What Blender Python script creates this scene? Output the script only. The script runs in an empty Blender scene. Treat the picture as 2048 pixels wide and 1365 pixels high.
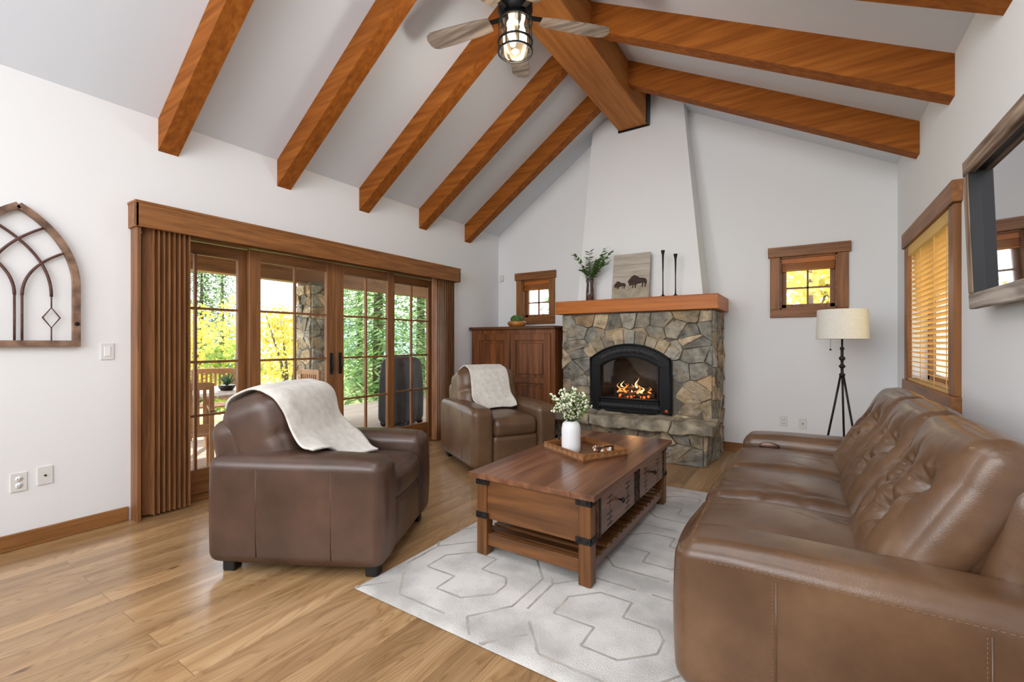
import bpy, bmesh, math, random
from mathutils import Vector, Matrix, noise
from mathutils.bvhtree import BVHTree
random.seed(7)
PI=math.pi
COL=bpy.context.scene.collection
def R(d): return math.radians(d)
def S(r,g,b):
    def f(c):
        c/=255.0
        return c/12.92 if c<=0.04045 else ((c+0.055)/1.055)**2.4
    return (f(r),f(g),f(b),1.0)
# ------------------------------------------------------------------ mesh builder
class MB:
    def __init__(s): s.v=[];s.f=[];s.mi=[];s.sm=[];s.c=[]
    def add(s,vs,fs,mi=0,sm=False,col=None,M=None):
        o=len(s.v)
        for p in vs:
            p=Vector(p)
            s.v.append(M@p if M is not None else p)
        for f in fs:
            s.f.append([i+o for i in f]); s.mi.append(mi); s.sm.append(sm); s.c.append(col)
        return s
    def box(s,x0,x1,y0,y1,z0,z1,bev=0.0,mi=0,M=None,col=None):
        cx,cy,cz=(x0+x1)/2,(y0+y1)/2,(z0+z1)/2
        hx,hy,hz=abs(x1-x0)/2,abs(y1-y0)/2,abs(z1-z0)/2
        b=min(bev,hx*.9,hy*.9,hz*.9)
        if b<=0:
            vs=[(cx+i*hx,cy+j*hy,cz+k*hz) for i in (-1,1) for j in (-1,1) for k in (-1,1)]
            fs=[(0,1,3,2),(4,6,7,5),(0,4,5,1),(2,3,7,6),(0,2,6,4),(1,5,7,3)]
            return s.add(vs,fs,mi,False,col,M)
        vs=[];ix={}
        for i in (-1,1):
            for j in (-1,1):
                for k in (-1,1):
                    for t in range(3):
                        ix[(i,j,k,t)]=len(vs)
                        vs.append((cx+i*(hx-(0 if t==0 else b)),cy+j*(hy-(0 if t==1 else b)),cz+k*(hz-(0 if t==2 else b))))
        fs=[]
        q=[(-1,-1),(1,-1),(1,1),(-1,1)]
        for sg in (-1,1):
            fs.append([ix[(sg,a,c,0)] for a,c in q]); fs.append([ix[(a,sg,c,1)] for a,c in q]); fs.append([ix[(a,c,sg,2)] for a,c in q])
        for a in (-1,1):
            for c in (-1,1):
                fs.append([ix[(a,c,-1,0)],ix[(a,c,1,0)],ix[(a,c,1,1)],ix[(a,c,-1,1)]])
                fs.append([ix[(a,-1,c,0)],ix[(a,1,c,0)],ix[(a,1,c,2)],ix[(a,-1,c,2)]])
                fs.append([ix[(-1,a,c,1)],ix[(1,a,c,1)],ix[(1,a,c,2)],ix[(-1,a,c,2)]])
                for d in (-1,1): fs.append([ix[(a,c,d,0)],ix[(a,c,d,1)],ix[(a,c,d,2)]])
        return s.add(vs,fs,mi,False,col,M)
    def tube(s,pts,r,seg=8,mi=0,sm=True,M=None,col=None,closed=False,rot=0.0):
        pts=[Vector(p) for p in pts]; n=len(pts)
        rs=r if isinstance(r,(list,tuple)) else [r]*n
        vs=[];up=None
        for i,p in enumerate(pts):
            if closed: t=(pts[(i+1)%n]-pts[i-1])
            else: t=pts[min(i+1,n-1)]-pts[max(i-1,0)]
            t=t.normalized() if t.length>1e-9 else Vector((0,0,1))
            if up is None:
                a=Vector((0,0,1)) if abs(t.z)<.9 else Vector((1,0,0))
                up=(a-t*a.dot(t)).normalized()
            else:
                up=(up-t*up.dot(t)); up=up.normalized() if up.length>1e-6 else Vector((1,0,0))
            w=t.cross(up)
            for k in range(seg):
                an=2*PI*k/seg+rot
                vs.append(p+(up*math.cos(an)+w*math.sin(an))*rs[i])
        fs=[]
        m=n if closed else n-1
        for i in range(m):
            j=(i+1)%n
            for k in range(seg):
                l=(k+1)%seg
                fs.append([i*seg+k,i*seg+l,j*seg+l,j*seg+k])
        if not closed:
            fs.append(list(range(seg))[::-1]); fs.append([(n-1)*seg+k for k in range(seg)])
        return s.add(vs,fs,mi,sm,col,M)
    def lathe(s,prof,seg=24,c=(0,0,0),mi=0,sm=True,M=None,rf=None,col=None):
        vs=[];n=len(prof)
        for (r,z) in prof:
            for k in range(seg):
                a=2*PI*k/seg
                rr=r*(rf(a,z) if rf else 1)
                vs.append((c[0]+rr*math.cos(a),c[1]+rr*math.sin(a),c[2]+z))
        fs=[]
        for i in range(n-1):
            for k in range(seg):
                l=(k+1)%seg
                fs.append([i*seg+k,i*seg+l,(i+1)*seg+l,(i+1)*seg+k])
        if prof[0][0]>1e-5: fs.append(list(range(seg)))
        if prof[-1][0]>1e-5: fs.append([(n-1)*seg+k for k in range(seg)])
        return s.add(vs,fs,mi,sm,col,M)
    def prism(s,poly,to3,d0,d1,mi=0,M=None,col=None,sm=False):
        n=len(poly)
        vs=[to3(p,d0) for p in poly]+[to3(p,d1) for p in poly]
        fs=[list(range(n)),[n+i for i in range(n)][::-1]]
        for i in range(n):
            j=(i+1)%n; fs.append([i,j,n+j,n+i])
        return s.add(vs,fs,mi,sm,col,M)
    def rbox(s,size,r,n=(10,10,10),puff=(0,0,0),M=None,mi=0,fn=None,col=None):
        hx,hy,hz=[a/2 for a in size]; nx,ny,nz=n
        ix={};vs=[]
        def g(i,j,k):
            key=(i,j,k)
            if key in ix: return ix[key]
            a,b,c=2*i/nx-1,2*j/ny-1,2*k/nz-1
            a=math.sin(a*PI/2)*.35+a*.65; b=math.sin(b*PI/2)*.35+b*.65; c=math.sin(c*PI/2)*.35+c*.65
            p=Vector((a*hx,b*hy,c*hz))
            q=Vector((max(-hx+r,min(hx-r,p.x)),max(-hy+r,min(hy-r,p.y)),max(-hz+r,min(hz-r,p.z))))
            d=p-q
            if d.length>1e-9: p=q+d.normalized()*r
            ex,ey,ez=1-a*a,1-b*b,1-c*c
            p=p+Vector((a*puff[0]*ey*ez,b*puff[1]*ex*ez,c*puff[2]*ex*ey))
            if fn: p=fn(p,a,b,c)
            ix[key]=len(vs); vs.append(p); return ix[key]
        fs=[]
        for i in range(nx):
            for j in range(ny):
                fs.append([g(i,j,0),g(i,j+1,0),g(i+1,j+1,0),g(i+1,j,0)])
                fs.append([g(i,j,nz),g(i+1,j,nz),g(i+1,j+1,nz),g(i,j+1,nz)])
        for i in range(nx):
            for k in range(nz):
                fs.append([g(i,0,k),g(i+1,0,k),g(i+1,0,k+1),g(i,0,k+1)])
                fs.append([g(i,ny,k),g(i,ny,k+1),g(i+1,ny,k+1),g(i+1,ny,k)])
        for j in range(ny):
            for k in range(nz):
                fs.append([g(0,j,k),g(0,j,k+1),g(0,j+1,k+1),g(0,j+1,k)])
                fs.append([g(nx,j,k),g(nx,j+1,k),g(nx,j+1,k+1),g(nx,j,k+1)])
        return s.add(vs,fs,mi,True,col,M)
    def sphere(s,c,r,seg=10,rings=6,mi=0,sc=(1,1,1),M=None,col=None):
        vs=[];fs=[]
        for i in range(rings+1):
            th=PI*i/rings
            for k in range(seg):
                a=2*PI*k/seg
                vs.append((c[0]+r*sc[0]*math.sin(th)*math.cos(a),c[1]+r*sc[1]*math.sin(th)*math.sin(a),c[2]+r*sc[2]*math.cos(th)))
        for i in range(rings):
            for k in range(seg):
                l=(k+1)%seg; fs.append([i*seg+k,i*seg+l,(i+1)*seg+l,(i+1)*seg+k])
        return s.add(vs,fs,mi,True,col,M)
    def build(s,name,mats,parent=None,loc=None,rotz=0,recalc=True):
        if not isinstance(mats,(list,tuple)): mats=[mats]
        me=bpy.data.meshes.new(name)
        me.from_pydata([tuple(v) for v in s.v],[],s.f)
        for m in mats: me.materials.append(m)
        me.polygons.foreach_set('material_index',s.mi)
        me.polygons.foreach_set('use_smooth',s.sm)
        if any(c is not None for c in s.c):
            at=me.color_attributes.new('Col','FLOAT_COLOR','CORNER')
            buf=[]
            for f,c in zip(s.f,s.c):
                c=c if c is not None else (.5,.5,.5,1)
                for _ in f: buf.extend(c)
            at.data.foreach_set('color',buf)
        me.update()
        if recalc:
            bm=bmesh.new(); bm.from_mesh(me); bmesh.ops.recalc_face_normals(bm,faces=bm.faces); bm.to_mesh(me); bm.free()
        o=bpy.data.objects.new(name,me); COL.objects.link(o)
        if parent: o.parent=parent
        if loc is not None: o.location=loc
        if rotz: o.rotation_euler=(0,0,rotz)
        return o
def tag(o,label=None,cat=None,group=None,kind=None):
    if label: o['label']=label
    if cat: o['category']=cat
    if group: o['group']=group
    if kind: o['kind']=kind
    return o
def thing(name,label,cat,loc=(0,0,0),rotz=0,group=None,kind=None):
    o=bpy.data.objects.new(name,None); COL.objects.link(o); o.empty_display_size=.1
    o.location=loc; o.rotation_euler=(0,0,rotz)
    return tag(o,label,cat,group,kind)
def dup(root,loc,rotz,label,group=None):
    r=root.copy(); COL.objects.link(r); r.location=loc; r.rotation_euler=(0,0,rotz); r['label']=label
    if group: r['group']=group
    for ch in list(root.children):
        c=ch.copy(); COL.objects.link(c); c.parent=r
        for g in list(ch.children):
            d=g.copy(); COL.objects.link(d); d.parent=c
    return r
def T(x,y,z): return Matrix.Translation((x,y,z))
def RX(d): return Matrix.Rotation(R(d),4,'X')
def RY(d): return Matrix.Rotation(R(d),4,'Y')
def RZ(d): return Matrix.Rotation(R(d),4,'Z')
def cr(P,n):
    P=[Vector(p) for p in P]; out=[]; m=len(P)-1
    for i in range(n+1):
        t=i/n*m; k=min(int(t),m-1); t-=k
        p0=P[max(k-1,0)];p1=P[k];p2=P[k+1];p3=P[min(k+2,m)]
        out.append(0.5*((2*p1)+(p2-p0)*t+(2*p0-5*p1+4*p2-p3)*t*t+(3*p1-p0-3*p2+p3)*t**3))
    return out
# ------------------------------------------------------------------ materials
def nm(name):
    m=bpy.data.materials.new(name); m.use_nodes=True
    nt=m.node_tree; b=nt.nodes['Principled BSDF']
    return m,nt,b
def mat(name,c1,c2=None,scale=5,rough=.5,bump=0,bscale=None,stretch=(1,1,1),bstretch=None,metal=0,coat=0,sheen=0,detail=5,lo=.3,hi=.7,attr=False,emit=0,spec=None,bdist=.01,c3=None,dist=0):
    m,nt,b=nm(name); N=nt.nodes; L=nt.links
    b.inputs['Roughness'].default_value=rough; b.inputs['Metallic'].default_value=metal
    if spec is not None: b.inputs['Specular IOR Level'].default_value=spec
    if coat: b.inputs['Coat Weight'].default_value=coat; b.inputs['Coat Roughness'].default_value=.15
    if sheen: b.inputs['Sheen Weight'].default_value=sheen
    tc=N.new('ShaderNodeTexCoord'); mp=N.new('ShaderNodeMapping'); mp.inputs['Scale'].default_value=stretch
    L.new(tc.outputs['Object'],mp.inputs['Vector'])
    if c2 is None and not attr:
        b.inputs['Base Color'].default_value=c1
    else:
        no=N.new('ShaderNodeTexNoise'); no.inputs['Scale'].default_value=scale; no.inputs['Detail'].default_value=detail; no.inputs['Distortion'].default_value=dist
        L.new(mp.outputs['Vector'],no.inputs['Vector'])
        rp=N.new('ShaderNodeValToRGB'); rp.color_ramp.elements[0].position=lo; rp.color_ramp.elements[1].position=hi
        L.new(no.outputs['Fac'],rp.inputs['Fac'])
        if attr:
            rp.color_ramp.elements[0].color=(.5,.5,.5,1); rp.color_ramp.elements[1].color=(1.4,1.4,1.4,1)
            at=N.new('ShaderNodeAttribute'); at.attribute_name='Col'
            mx=N.new('ShaderNodeMix'); mx.data_type='RGBA'; mx.blend_type='MULTIPLY'; mx.inputs['Factor'].default_value=1
            L.new(at.outputs['Color'],mx.inputs['A']); L.new(rp.outputs['Color'],mx.inputs['B'])
            n3=N.new('ShaderNodeTexNoise'); n3.inputs['Scale'].default_value=4.3; n3.inputs['Detail'].default_value=7; L.new(mp.outputs['Vector'],n3.inputs['Vector'])
            r3=N.new('ShaderNodeValToRGB'); r3.color_ramp.elements[0].position=.5; r3.color_ramp.elements[0].color=(0,0,0,1); r3.color_ramp.elements[1].position=.66; r3.color_ramp.elements[1].color=(.6,.6,.6,1)
            L.new(n3.outputs['Fac'],r3.inputs['Fac'])
            m2=N.new('ShaderNodeMix'); m2.data_type='RGBA'; m2.inputs['B'].default_value=S(178,152,116)
            L.new(r3.outputs['Color'],m2.inputs['Factor']); L.new(mx.outputs['Result'],m2.inputs['A'])
            L.new(m2.outputs['Result'],b.inputs['Base Color'])
        else:
            rp.color_ramp.elements[0].color=c1; rp.color_ramp.elements[1].color=c2
            if c3:
                e=rp.color_ramp.elements.new((lo+hi)/2); e.color=c3
            L.new(rp.outputs['Color'],b.inputs['Base Color'])
    if bump:
        n2=N.new('ShaderNodeTexNoise'); n2.inputs['Scale'].default_value=bscale or scale; n2.inputs['Detail'].default_value=4
        if bstretch:
            m2=N.new('ShaderNodeMapping'); m2.inputs['Scale'].default_value=bstretch
            L.new(tc.outputs['Object'],m2.inputs['Vector']); L.new(m2.outputs['Vector'],n2.inputs['Vector'])
        else: L.new(mp.outputs['Vector'],n2.inputs['Vector'])
        bp=N.new('ShaderNodeBump'); bp.inputs['Strength'].default_value=bump; bp.inputs['Distance'].default_value=bdist
        L.new(n2.outputs['Fac'],bp.inputs['Height']); L.new(bp.outputs['Normal'],b.inputs['Normal'])
    if emit:
        b.inputs['Emission Color'].default_value=c1; b.inputs['Emission Strength'].default_value=emit
    return m
def wood(name,c1,c2,axis='x',scale=3,rough=.45,coat=0,bump=.15,lo=.3,hi=.7,spec=.35,c3=None):
    st={'x':(.6,9,9),'y':(9,.6,9),'z':(9,9,.6)}[axis]
    return mat(name,c1,c2,scale=scale,rough=rough,bump=bump,stretch=st,coat=coat,detail=8,lo=lo,hi=hi,bdist=.004,spec=spec,c3=c3,dist=.4)
def leather(name,c0,c1,c2,rough):
    m,nt,b=nm(name); N=nt.nodes; L=nt.links
    tc=N.new('ShaderNodeTexCoord')
    n1=N.new('ShaderNodeTexNoise'); n1.inputs['Scale'].default_value=2.6; n1.inputs['Detail'].default_value=7; n1.inputs['Roughness'].default_value=.6; L.new(tc.outputs['Object'],n1.inputs['Vector'])
    rp=N.new('ShaderNodeValToRGB'); e=rp.color_ramp.elements; e[0].position=.28; e[0].color=c0; e[1].position=.72; e[1].color=c2; k=e.new(.5); k.color=c1
    L.new(n1.outputs['Fac'],rp.inputs['Fac']); L.new(rp.outputs['Color'],b.inputs['Base Color'])
    v=N.new('ShaderNodeTexVoronoi'); v.inputs['Scale'].default_value=260; L.new(tc.outputs['Object'],v.inputs['Vector'])
    n2=N.new('ShaderNodeTexNoise'); n2.inputs['Scale'].default_value=10; n2.inputs['Detail'].default_value=4; L.new(tc.outputs['Object'],n2.inputs['Vector'])
    b1=N.new('ShaderNodeBump'); b1.inputs['Strength'].default_value=.15; b1.inputs['Distance'].default_value=.01; L.new(n2.outputs['Fac'],b1.inputs['Height'])
    b2=N.new('ShaderNodeBump'); b2.inputs['Strength'].default_value=.12; b2.inputs['Distance'].default_value=.002; L.new(v.outputs['Distance'],b2.inputs['Height']); L.new(b1.outputs['Normal'],b2.inputs['Normal'])
    L.new(b2.outputs['Normal'],b.inputs['Normal'])
    b.inputs['Roughness'].default_value=rough; b.inputs['Specular IOR Level'].default_value=.6
    return m
def glass_mat(name,tint=(1,1,1,1),refl=.6,rough=.02):
    m=bpy.data.materials.new(name); m.use_nodes=True; nt=m.node_tree; N=nt.nodes; L=nt.links
    N.remove(N['Principled BSDF'])
    tr=N.new('ShaderNodeBsdfTransparent'); tr.inputs['Color'].default_value=tint
    gl=N.new('ShaderNodeBsdfGlossy'); gl.inputs['Roughness'].default_value=rough
    fr=N.new('ShaderNodeFresnel'); fr.inputs['IOR'].default_value=1.4
    mu=N.new('ShaderNodeMath'); mu.operation='MULTIPLY'; mu.inputs[1].default_value=refl
    mx=N.new('ShaderNodeMixShader')
    L.new(fr.outputs['Fac'],mu.inputs[0]); L.new(mu.outputs[0],mx.inputs['Fac']); L.new(tr.outputs[0],mx.inputs[1]); L.new(gl.outputs[0],mx.inputs[2])
    L.new(mx.outputs[0],N['Material Output'].inputs['Surface'])
    return m
def leaf_mat(name,trans=.45,const=None):
    m=bpy.data.materials.new(name); m.use_nodes=True; nt=m.node_tree; N=nt.nodes; L=nt.links
    N.remove(N['Principled BSDF'])
    d=N.new('ShaderNodeBsdfDiffuse'); t=N.new('ShaderNodeBsdfTranslucent'); mx=N.new('ShaderNodeMixShader'); mx.inputs['Fac'].default_value=trans
    if const: d.inputs['Color'].default_value=const; t.inputs['Color'].default_value=const
    else:
        at=N.new('ShaderNodeAttribute'); at.attribute_name='Col'
        L.new(at.outputs['Color'],d.inputs['Color']); L.new(at.outputs['Color'],t.inputs['Color'])
    L.new(d.outputs[0],mx.inputs[1]); L.new(t.outputs[0],mx.inputs[2]); L.new(mx.outputs[0],N['Material Output'].inputs['Surface'])
    return m
def emis(name,c,st):
    m=bpy.data.materials.new(name); m.use_nodes=True; nt=m.node_tree
    nt.nodes.remove(nt.nodes['Principled BSDF']); e=nt.nodes.new('ShaderNodeEmission'); e.inputs['Color'].default_value=c; e.inputs['Strength'].default_value=st
    nt.links.new(e.outputs[0],nt.nodes['Material Output'].inputs['Surface']); return m
def floor_mat():
    m,nt,b=nm('oak_planks'); N=nt.nodes; L=nt.links
    tc=N.new('ShaderNodeTexCoord'); mp=N.new('ShaderNodeMapping'); mp.inputs['Rotation'].default_value=(0,0,R(90))
    L.new(tc.outputs['Object'],mp.inputs['Vector'])
    br=N.new('ShaderNodeTexBrick'); br.offset=.37; br.offset_frequency=2; br.inputs['Scale'].default_value=1
    br.inputs['Brick Width'].default_value=2.1; br.inputs['Row Height'].default_value=.15; br.inputs['Mortar Size'].default_value=.001
    br.inputs['Mortar Smooth'].default_value=.1; br.inputs['Bias'].default_value=0
    br.inputs['Color1'].default_value=(0,0,0,1); br.inputs['Color2'].default_value=(1,1,1,1); br.inputs['Mortar'].default_value=(0,0,0,1)
    L.new(mp.outputs['Vector'],br.inputs['Vector'])
    ad=N.new('ShaderNodeVectorMath'); ad.operation='MULTIPLY_ADD'; ad.inputs[1].default_value=(7,5,3)
    L.new(br.outputs['Color'],ad.inputs[0]); L.new(mp.outputs['Vector'],ad.inputs[2])
    ms=N.new('ShaderNodeMapping'); ms.inputs['Scale'].default_value=(.5,5,1); L.new(ad.outputs[0],ms.inputs['Vector'])
    n1=N.new('ShaderNodeTexNoise'); n1.inputs['Scale'].default_value=1.8; n1.inputs['Detail'].default_value=5; n1.inputs['Distortion'].default_value=.8
    L.new(ms.outputs['Vector'],n1.inputs['Vector'])
    r1=N.new('ShaderNodeValToRGB'); e=r1.color_ramp.elements
    e[0].position=.3; e[0].color=S(154,120,84); e[1].position=.7; e[1].color=S(192,160,120)
    k=e.new(.5); k.color=S(176,142,101)
    L.new(n1.outputs['Fac'],r1.inputs['Fac'])
    m3=N.new('ShaderNodeMapping'); m3.inputs['Scale'].default_value=(.4,2.6,1); L.new(ad.outputs[0],m3.inputs['Vector'])
    n4=N.new('ShaderNodeTexNoise'); n4.inputs['Scale'].default_value=1.3; n4.inputs['Detail'].default_value=2.2; L.new(m3.outputs['Vector'],n4.inputs['Vector'])
    mm=N.new('ShaderNodeMath'); mm.operation='MULTIPLY'; mm.inputs[1].default_value=46; L.new(n4.outputs['Fac'],mm.inputs[0])
    fr=N.new('ShaderNodeMath'); fr.operation='FRACT'; L.new(mm.outputs[0],fr.inputs[0])
    r2=N.new('ShaderNodeValToRGB'); r2.color_ramp.elements[0].position=.0; r2.color_ramp.elements[0].color=(.52,.41,.31,1); r2.color_ramp.elements[1].position=.4; r2.color_ramp.elements[1].color=(1,1,1,1)
    e3=r2.color_ramp.elements.new(1.0); e3.color=(.86,.82,.78,1)
    L.new(fr.outputs[0],r2.inputs['Fac'])
    mx=N.new('ShaderNodeMix'); mx.data_type='RGBA'; mx.blend_type='MULTIPLY'; mx.inputs['Factor'].default_value=.6
    L.new(r1.outputs['Color'],mx.inputs['A']); L.new(r2.outputs['Color'],mx.inputs['B'])
    r3=N.new('ShaderNodeValToRGB'); r3.color_ramp.elements[0].color=(.82,.80,.77,1); r3.color_ramp.elements[1].color=(1.14,1.12,1.1,1)
    L.new(br.outputs['Color'],r3.inputs['Fac'])
    m4=N.new('ShaderNodeMix'); m4.data_type='RGBA'; m4.blend_type='MULTIPLY'; m4.inputs['Factor'].default_value=1
    L.new(mx.outputs['Result'],m4.inputs['A']); L.new(r3.outputs['Color'],m4.inputs['B'])
    vk=N.new('ShaderNodeTexVoronoi'); vk.inputs['Scale'].default_value=1.7; mk=N.new('ShaderNodeMapping'); mk.inputs['Scale'].default_value=(.8,2.0,1); L.new(ad.outputs[0],mk.inputs['Vector']); L.new(mk.outputs['Vector'],vk.inputs['Vector'])
    rk=N.new('ShaderNodeValToRGB'); rk.color_ramp.elements[0].position=.02; rk.color_ramp.elements[0].color=(.22,.15,.10,1); rk.color_ramp.elements[1].position=.06; rk.color_ramp.elements[1].color=(1,1,1,1)
    L.new(vk.outputs['Distance'],rk.inputs['Fac'])
    mk2=N.new('ShaderNodeMix'); mk2.data_type='RGBA'; mk2.blend_type='MULTIPLY'; mk2.inputs['Factor'].default_value=.85
    L.new(m4.outputs['Result'],mk2.inputs['A']); L.new(rk.outputs['Color'],mk2.inputs['B'])
    m5=N.new('ShaderNodeMix'); m5.data_type='RGBA'; m5.inputs['B'].default_value=S(112,82,52)
    L.new(br.outputs['Fac'],m5.inputs['Factor']); L.new(mk2.outputs['Result'],m5.inputs['A'])
    L.new(m5.outputs['Result'],b.inputs['Base Color'])
    b.inputs['Roughness'].default_value=.28; b.inputs['Coat Weight'].default_value=.4; b.inputs['Coat Roughness'].default_value=.16
    return m
M={}
M['wall']=mat('white_plaster',S(235,236,237),rough=.85)
M['ceil']=mat('ceiling_paint',S(220,225,232),rough=.9)
M['beam']=wood('stained_beam',S(120,66,22),S(170,102,40),'x',rough=.65,spec=.15,lo=.25,hi=.75,c3=S(147,83,28))
M['ridge']=wood('stained_ridge',S(156,96,46),S(190,126,66),'y',scale=2,rough=.6,spec=.15)
M['mantel']=wood('mantel_wood',S(164,88,24),S(194,114,42),'x',scale=3)
M['trimx']=wood('cherry_trim_x',S(112,70,36),S(158,104,58),'x')
M['trimy']=wood('cherry_trim_y',S(112,70,36),S(158,104,58),'y')
M['trimz']=wood('cherry_trim_z',S(112,70,36),S(158,104,58),'z')
M['base']=wood('baseboard_wood',S(116,76,38),S(158,108,60),'y')
M['basex']=wood('baseboard_wood_x',S(116,76,38),S(158,108,60),'x')
M['val']=wood('valance_wood',S(116,72,34),S(158,104,56),'y',scale=5,bump=.3)
M['vane']=wood('vane_wood',S(116,76,48),S(154,106,68),'z',scale=5,bump=.3)
M['doorz']=wood('door_wood_z',S(112,72,40),S(152,102,60),'z')
M['doory']=wood('door_wood_y',S(112,72,40),S(152,102,60),'y')
M['armo']=wood('armoire_wood_z',S(84,47,23),S(140,84,44),'z',scale=2.2,rough=.4)
M['armox']=wood('armoire_wood_x',S(76,44,24),S(120,74,40),'x',scale=2.2,rough=.4)
M['tabx']=wood('table_wood_x',S(78,48,24),S(132,86,48),'x',scale=2.2,rough=.4,coat=.15)
M['taby']=wood('table_wood_y',S(74,46,34),S(152,106,76),'y',scale=1.5,rough=.3,coat=.3,lo=.25,hi=.75,c3=S(112,72,50))
M['tabz']=wood('table_wood_z',S(78,48,24),S(132,86,48),'z',scale=2.2,rough=.4)
M['leather1']=leather('leather_shaded',S(56,38,30),S(75,53,42),S(94,68,54),.34)  # both recliners share one leather; dimmer light is put into this colour
M['leather2']=leather('leather_lit',S(82,58,40),S(102,76,54),S(124,94,68),.34)  # same leather as the front recliner, brighter light painted into the colour
M['leather3']=leather('leather_sofa',S(74,51,34),S(98,71,50),S(122,92,66),.28)
M['stitch']=mat('stitch',S(142,112,88),rough=.7)
M['black']=mat('black_metal',S(22,22,24),rough=.45,metal=.6)
M['iron']=mat('dark_iron',S(40,38,38),S(58,54,52),scale=20,rough=.5,metal=.7)
M['blackp']=mat('black_plastic',S(18,18,18),rough=.5)
M['white']=mat('white_plastic',S(222,222,219),rough=.4)
M['ceramic']=mat('white_ceramic',S(236,237,238),rough=.35)
M['glass']=glass_mat('window_glass',refl=.35)
M['cglass']=glass_mat('clear_glass',tint=(.93,.95,.95,1),refl=1.2)
M['fleece']=mat('fleece',S(206,201,192),S(228,224,216),scale=22,rough=.97,bump=.4,bscale=180,sheen=.4,bdist=.006)
M['stone']=mat('field_stone',None,attr=True,scale=11,rough=.85,bump=1.0,bscale=16,detail=10,lo=.3,hi=.72,bdist=.025)
M['mortar']=mat('mortar',S(98,91,82),S(120,112,101),scale=20,rough=.95,bump=.4)
M['slab']=mat('hearth_slab_stone',S(104,96,82),S(188,175,148),scale=7,rough=.8,bump=.9,bscale=11,c3=S(146,137,120),bdist=.025,detail=9)
M['leaf']=leaf_mat('leaves')
M['bark']=mat('bark',S(80,66,54),S(120,104,88),scale=12,rough=.9,bump=.6,stretch=(4,4,1))
M['teak']=mat('teak',S(150,106,70),S(190,142,96),scale=6,rough=.6)
M['floor']=floor_mat()
M['shade']=mat('linen_shade',S(234,229,218),S(242,238,228),scale=60,rough=.9,bump=.2,bscale=200)
# ------------------------------------------------------------------ room numbers
XL,XR,YB,YF=-4.064,.772,5.85,-2.6
XA,ZA=-1.82,4.47
def cz(x):
    return 2.95+(x-XL)*(ZA-2.95)/(XA-XL) if x<XA else 3.05+(XR-x)*(ZA-3.05)/(XR-XA)
b=MB(); b.box(XL-.2,XR+.2,YF-.2,YB+.2,-.1,0)
tag(b.build('floor',M['floor']),'honey coloured oak plank floor of the living room','floor',kind='structure')
DY0,DY1,DZ=1.22,4.52,2.14
b=MB(); th=.18
b.box(XL-th,XL,YF,DY0,0,3.02); b.box(XL-th,XL,DY1,YB,0,3.02); b.box(XL-th,XL,DY0,DY1,DZ,3.02)
tag(b.build('wall_left',M['wall']),'white plaster wall holding the sliding glass doors','wall',kind='structure')
def wall_y(name,y0,y1,holes,label):
    b=MB(); xs=sorted(set([XL-.18,XA,XR+.18]+[h[0] for h in holes]+[h[1] for h in holes]))
    t3=lambda p,d:(p[0],d,p[1])
    for x0,x1 in zip(xs[:-1],xs[1:]):
        hh=[h for h in holes if h[0]<=x0+1e-6 and h[1]>=x1-1e-6]
        zb=0
        if hh:
            h=hh[0]; b.prism([(x0,0),(x1,0),(x1,h[2]),(x0,h[2])],t3,y0,y1); zb=h[3]
        b.prism([(x0,zb),(x1,zb),(x1,cz(x1)+.06),(x0,cz(x0)+.06)],t3,y0,y1)
    return tag(b.build(name,M['wall']),label,'wall',kind='structure')
W1=(-3.385,.235); W2=(.025,.26)
WZ0,WZ1=1.64,2.22
wall_y('wall_back',YB,YB+.18,[(W1[0]-W1[1],W1[0]+W1[1],WZ0,WZ1),(W2[0]-W2[1],W2[0]+W2[1],WZ0,WZ1)],'white gable wall behind the stone fireplace')
wall_y('wall_front',YF-.18,YF,[],'white wall behind the viewer')
RY0,RY1,RZ0,RZ1=3.78,5.12,.95,2.10
b=MB(); b.box(XR,XR+.18,YF,RY0,0,3.12); b.box(XR,XR+.18,RY1,YB,0,3.12); b.box(XR,XR+.18,RY0,RY1,0,RZ0); b.box(XR,XR+.18,RY0,RY1,RZ1,3.12)
tag(b.build('wall_right',M['wall']),'white plaster wall behind the sofa with the blind covered window','wall',kind='structure')
b=MB(); t3=lambda p,d:(p[0],d,p[1])
b.prism([(XL-.3,cz(XL-.3)),(XA,ZA),(XA,ZA+.1),(XL-.3,cz(XL-.3)+.1)],t3,YF-.2,YB+.2)
b.prism([(XR+.3,cz(XR+.3)),(XA,ZA),(XA,ZA+.1),(XR+.3,cz(XR+.3)+.1)],t3,YF-.2,YB+.2)
tag(b.build('ceiling',M['ceil']),'white vaulted ceiling with two slopes meeting at the ridge','ceiling',kind='structure')
b=MB(); b.box(XL,XL+.018,YF,DY0-.02,0,.1,.004); b.box(XL,XL+.018,DY1+.05,YB,0,.1,.004)
tag(b.build('baseboard_left',M['base']),'wooden baseboard along the sliding door wall','baseboard',kind='structure')
b=MB(); b.box(XL,-2.62,YB-.018,YB,0,.1,.004); b.box(-.82,XR,YB-.018,YB,0,.1,.004)
tag(b.build('baseboard_back',M['basex']),'wooden baseboard along the fireplace wall','baseboard',kind='structure')
b=MB(); b.box(XR-.018,XR,YF,YB,0,.1,.004)
tag(b.build('baseboard_right',M['base']),'wooden baseboard along the sofa wall','baseboard',kind='structure')
def cy(z): return 5.35+(z-1.79)*(5.62-5.35)/(4.15-1.79)
fr=[(-2.47,1.79),(-.95,1.79),(-1.22,cz(-1.22)+.02),(XA,ZA+.02),(-2.37,cz(-2.37)+.02)]
vs=[(x,cy(z),z) for x,z in fr]+[(x,YB+.02,z) for x,z in fr]
b=MB(); b.add(vs,[[0,1,2,3,4],[9,8,7,6,5]]+[[i,(i+1)%5,5+(i+1)%5,5+i] for i in range(5)])
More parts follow.
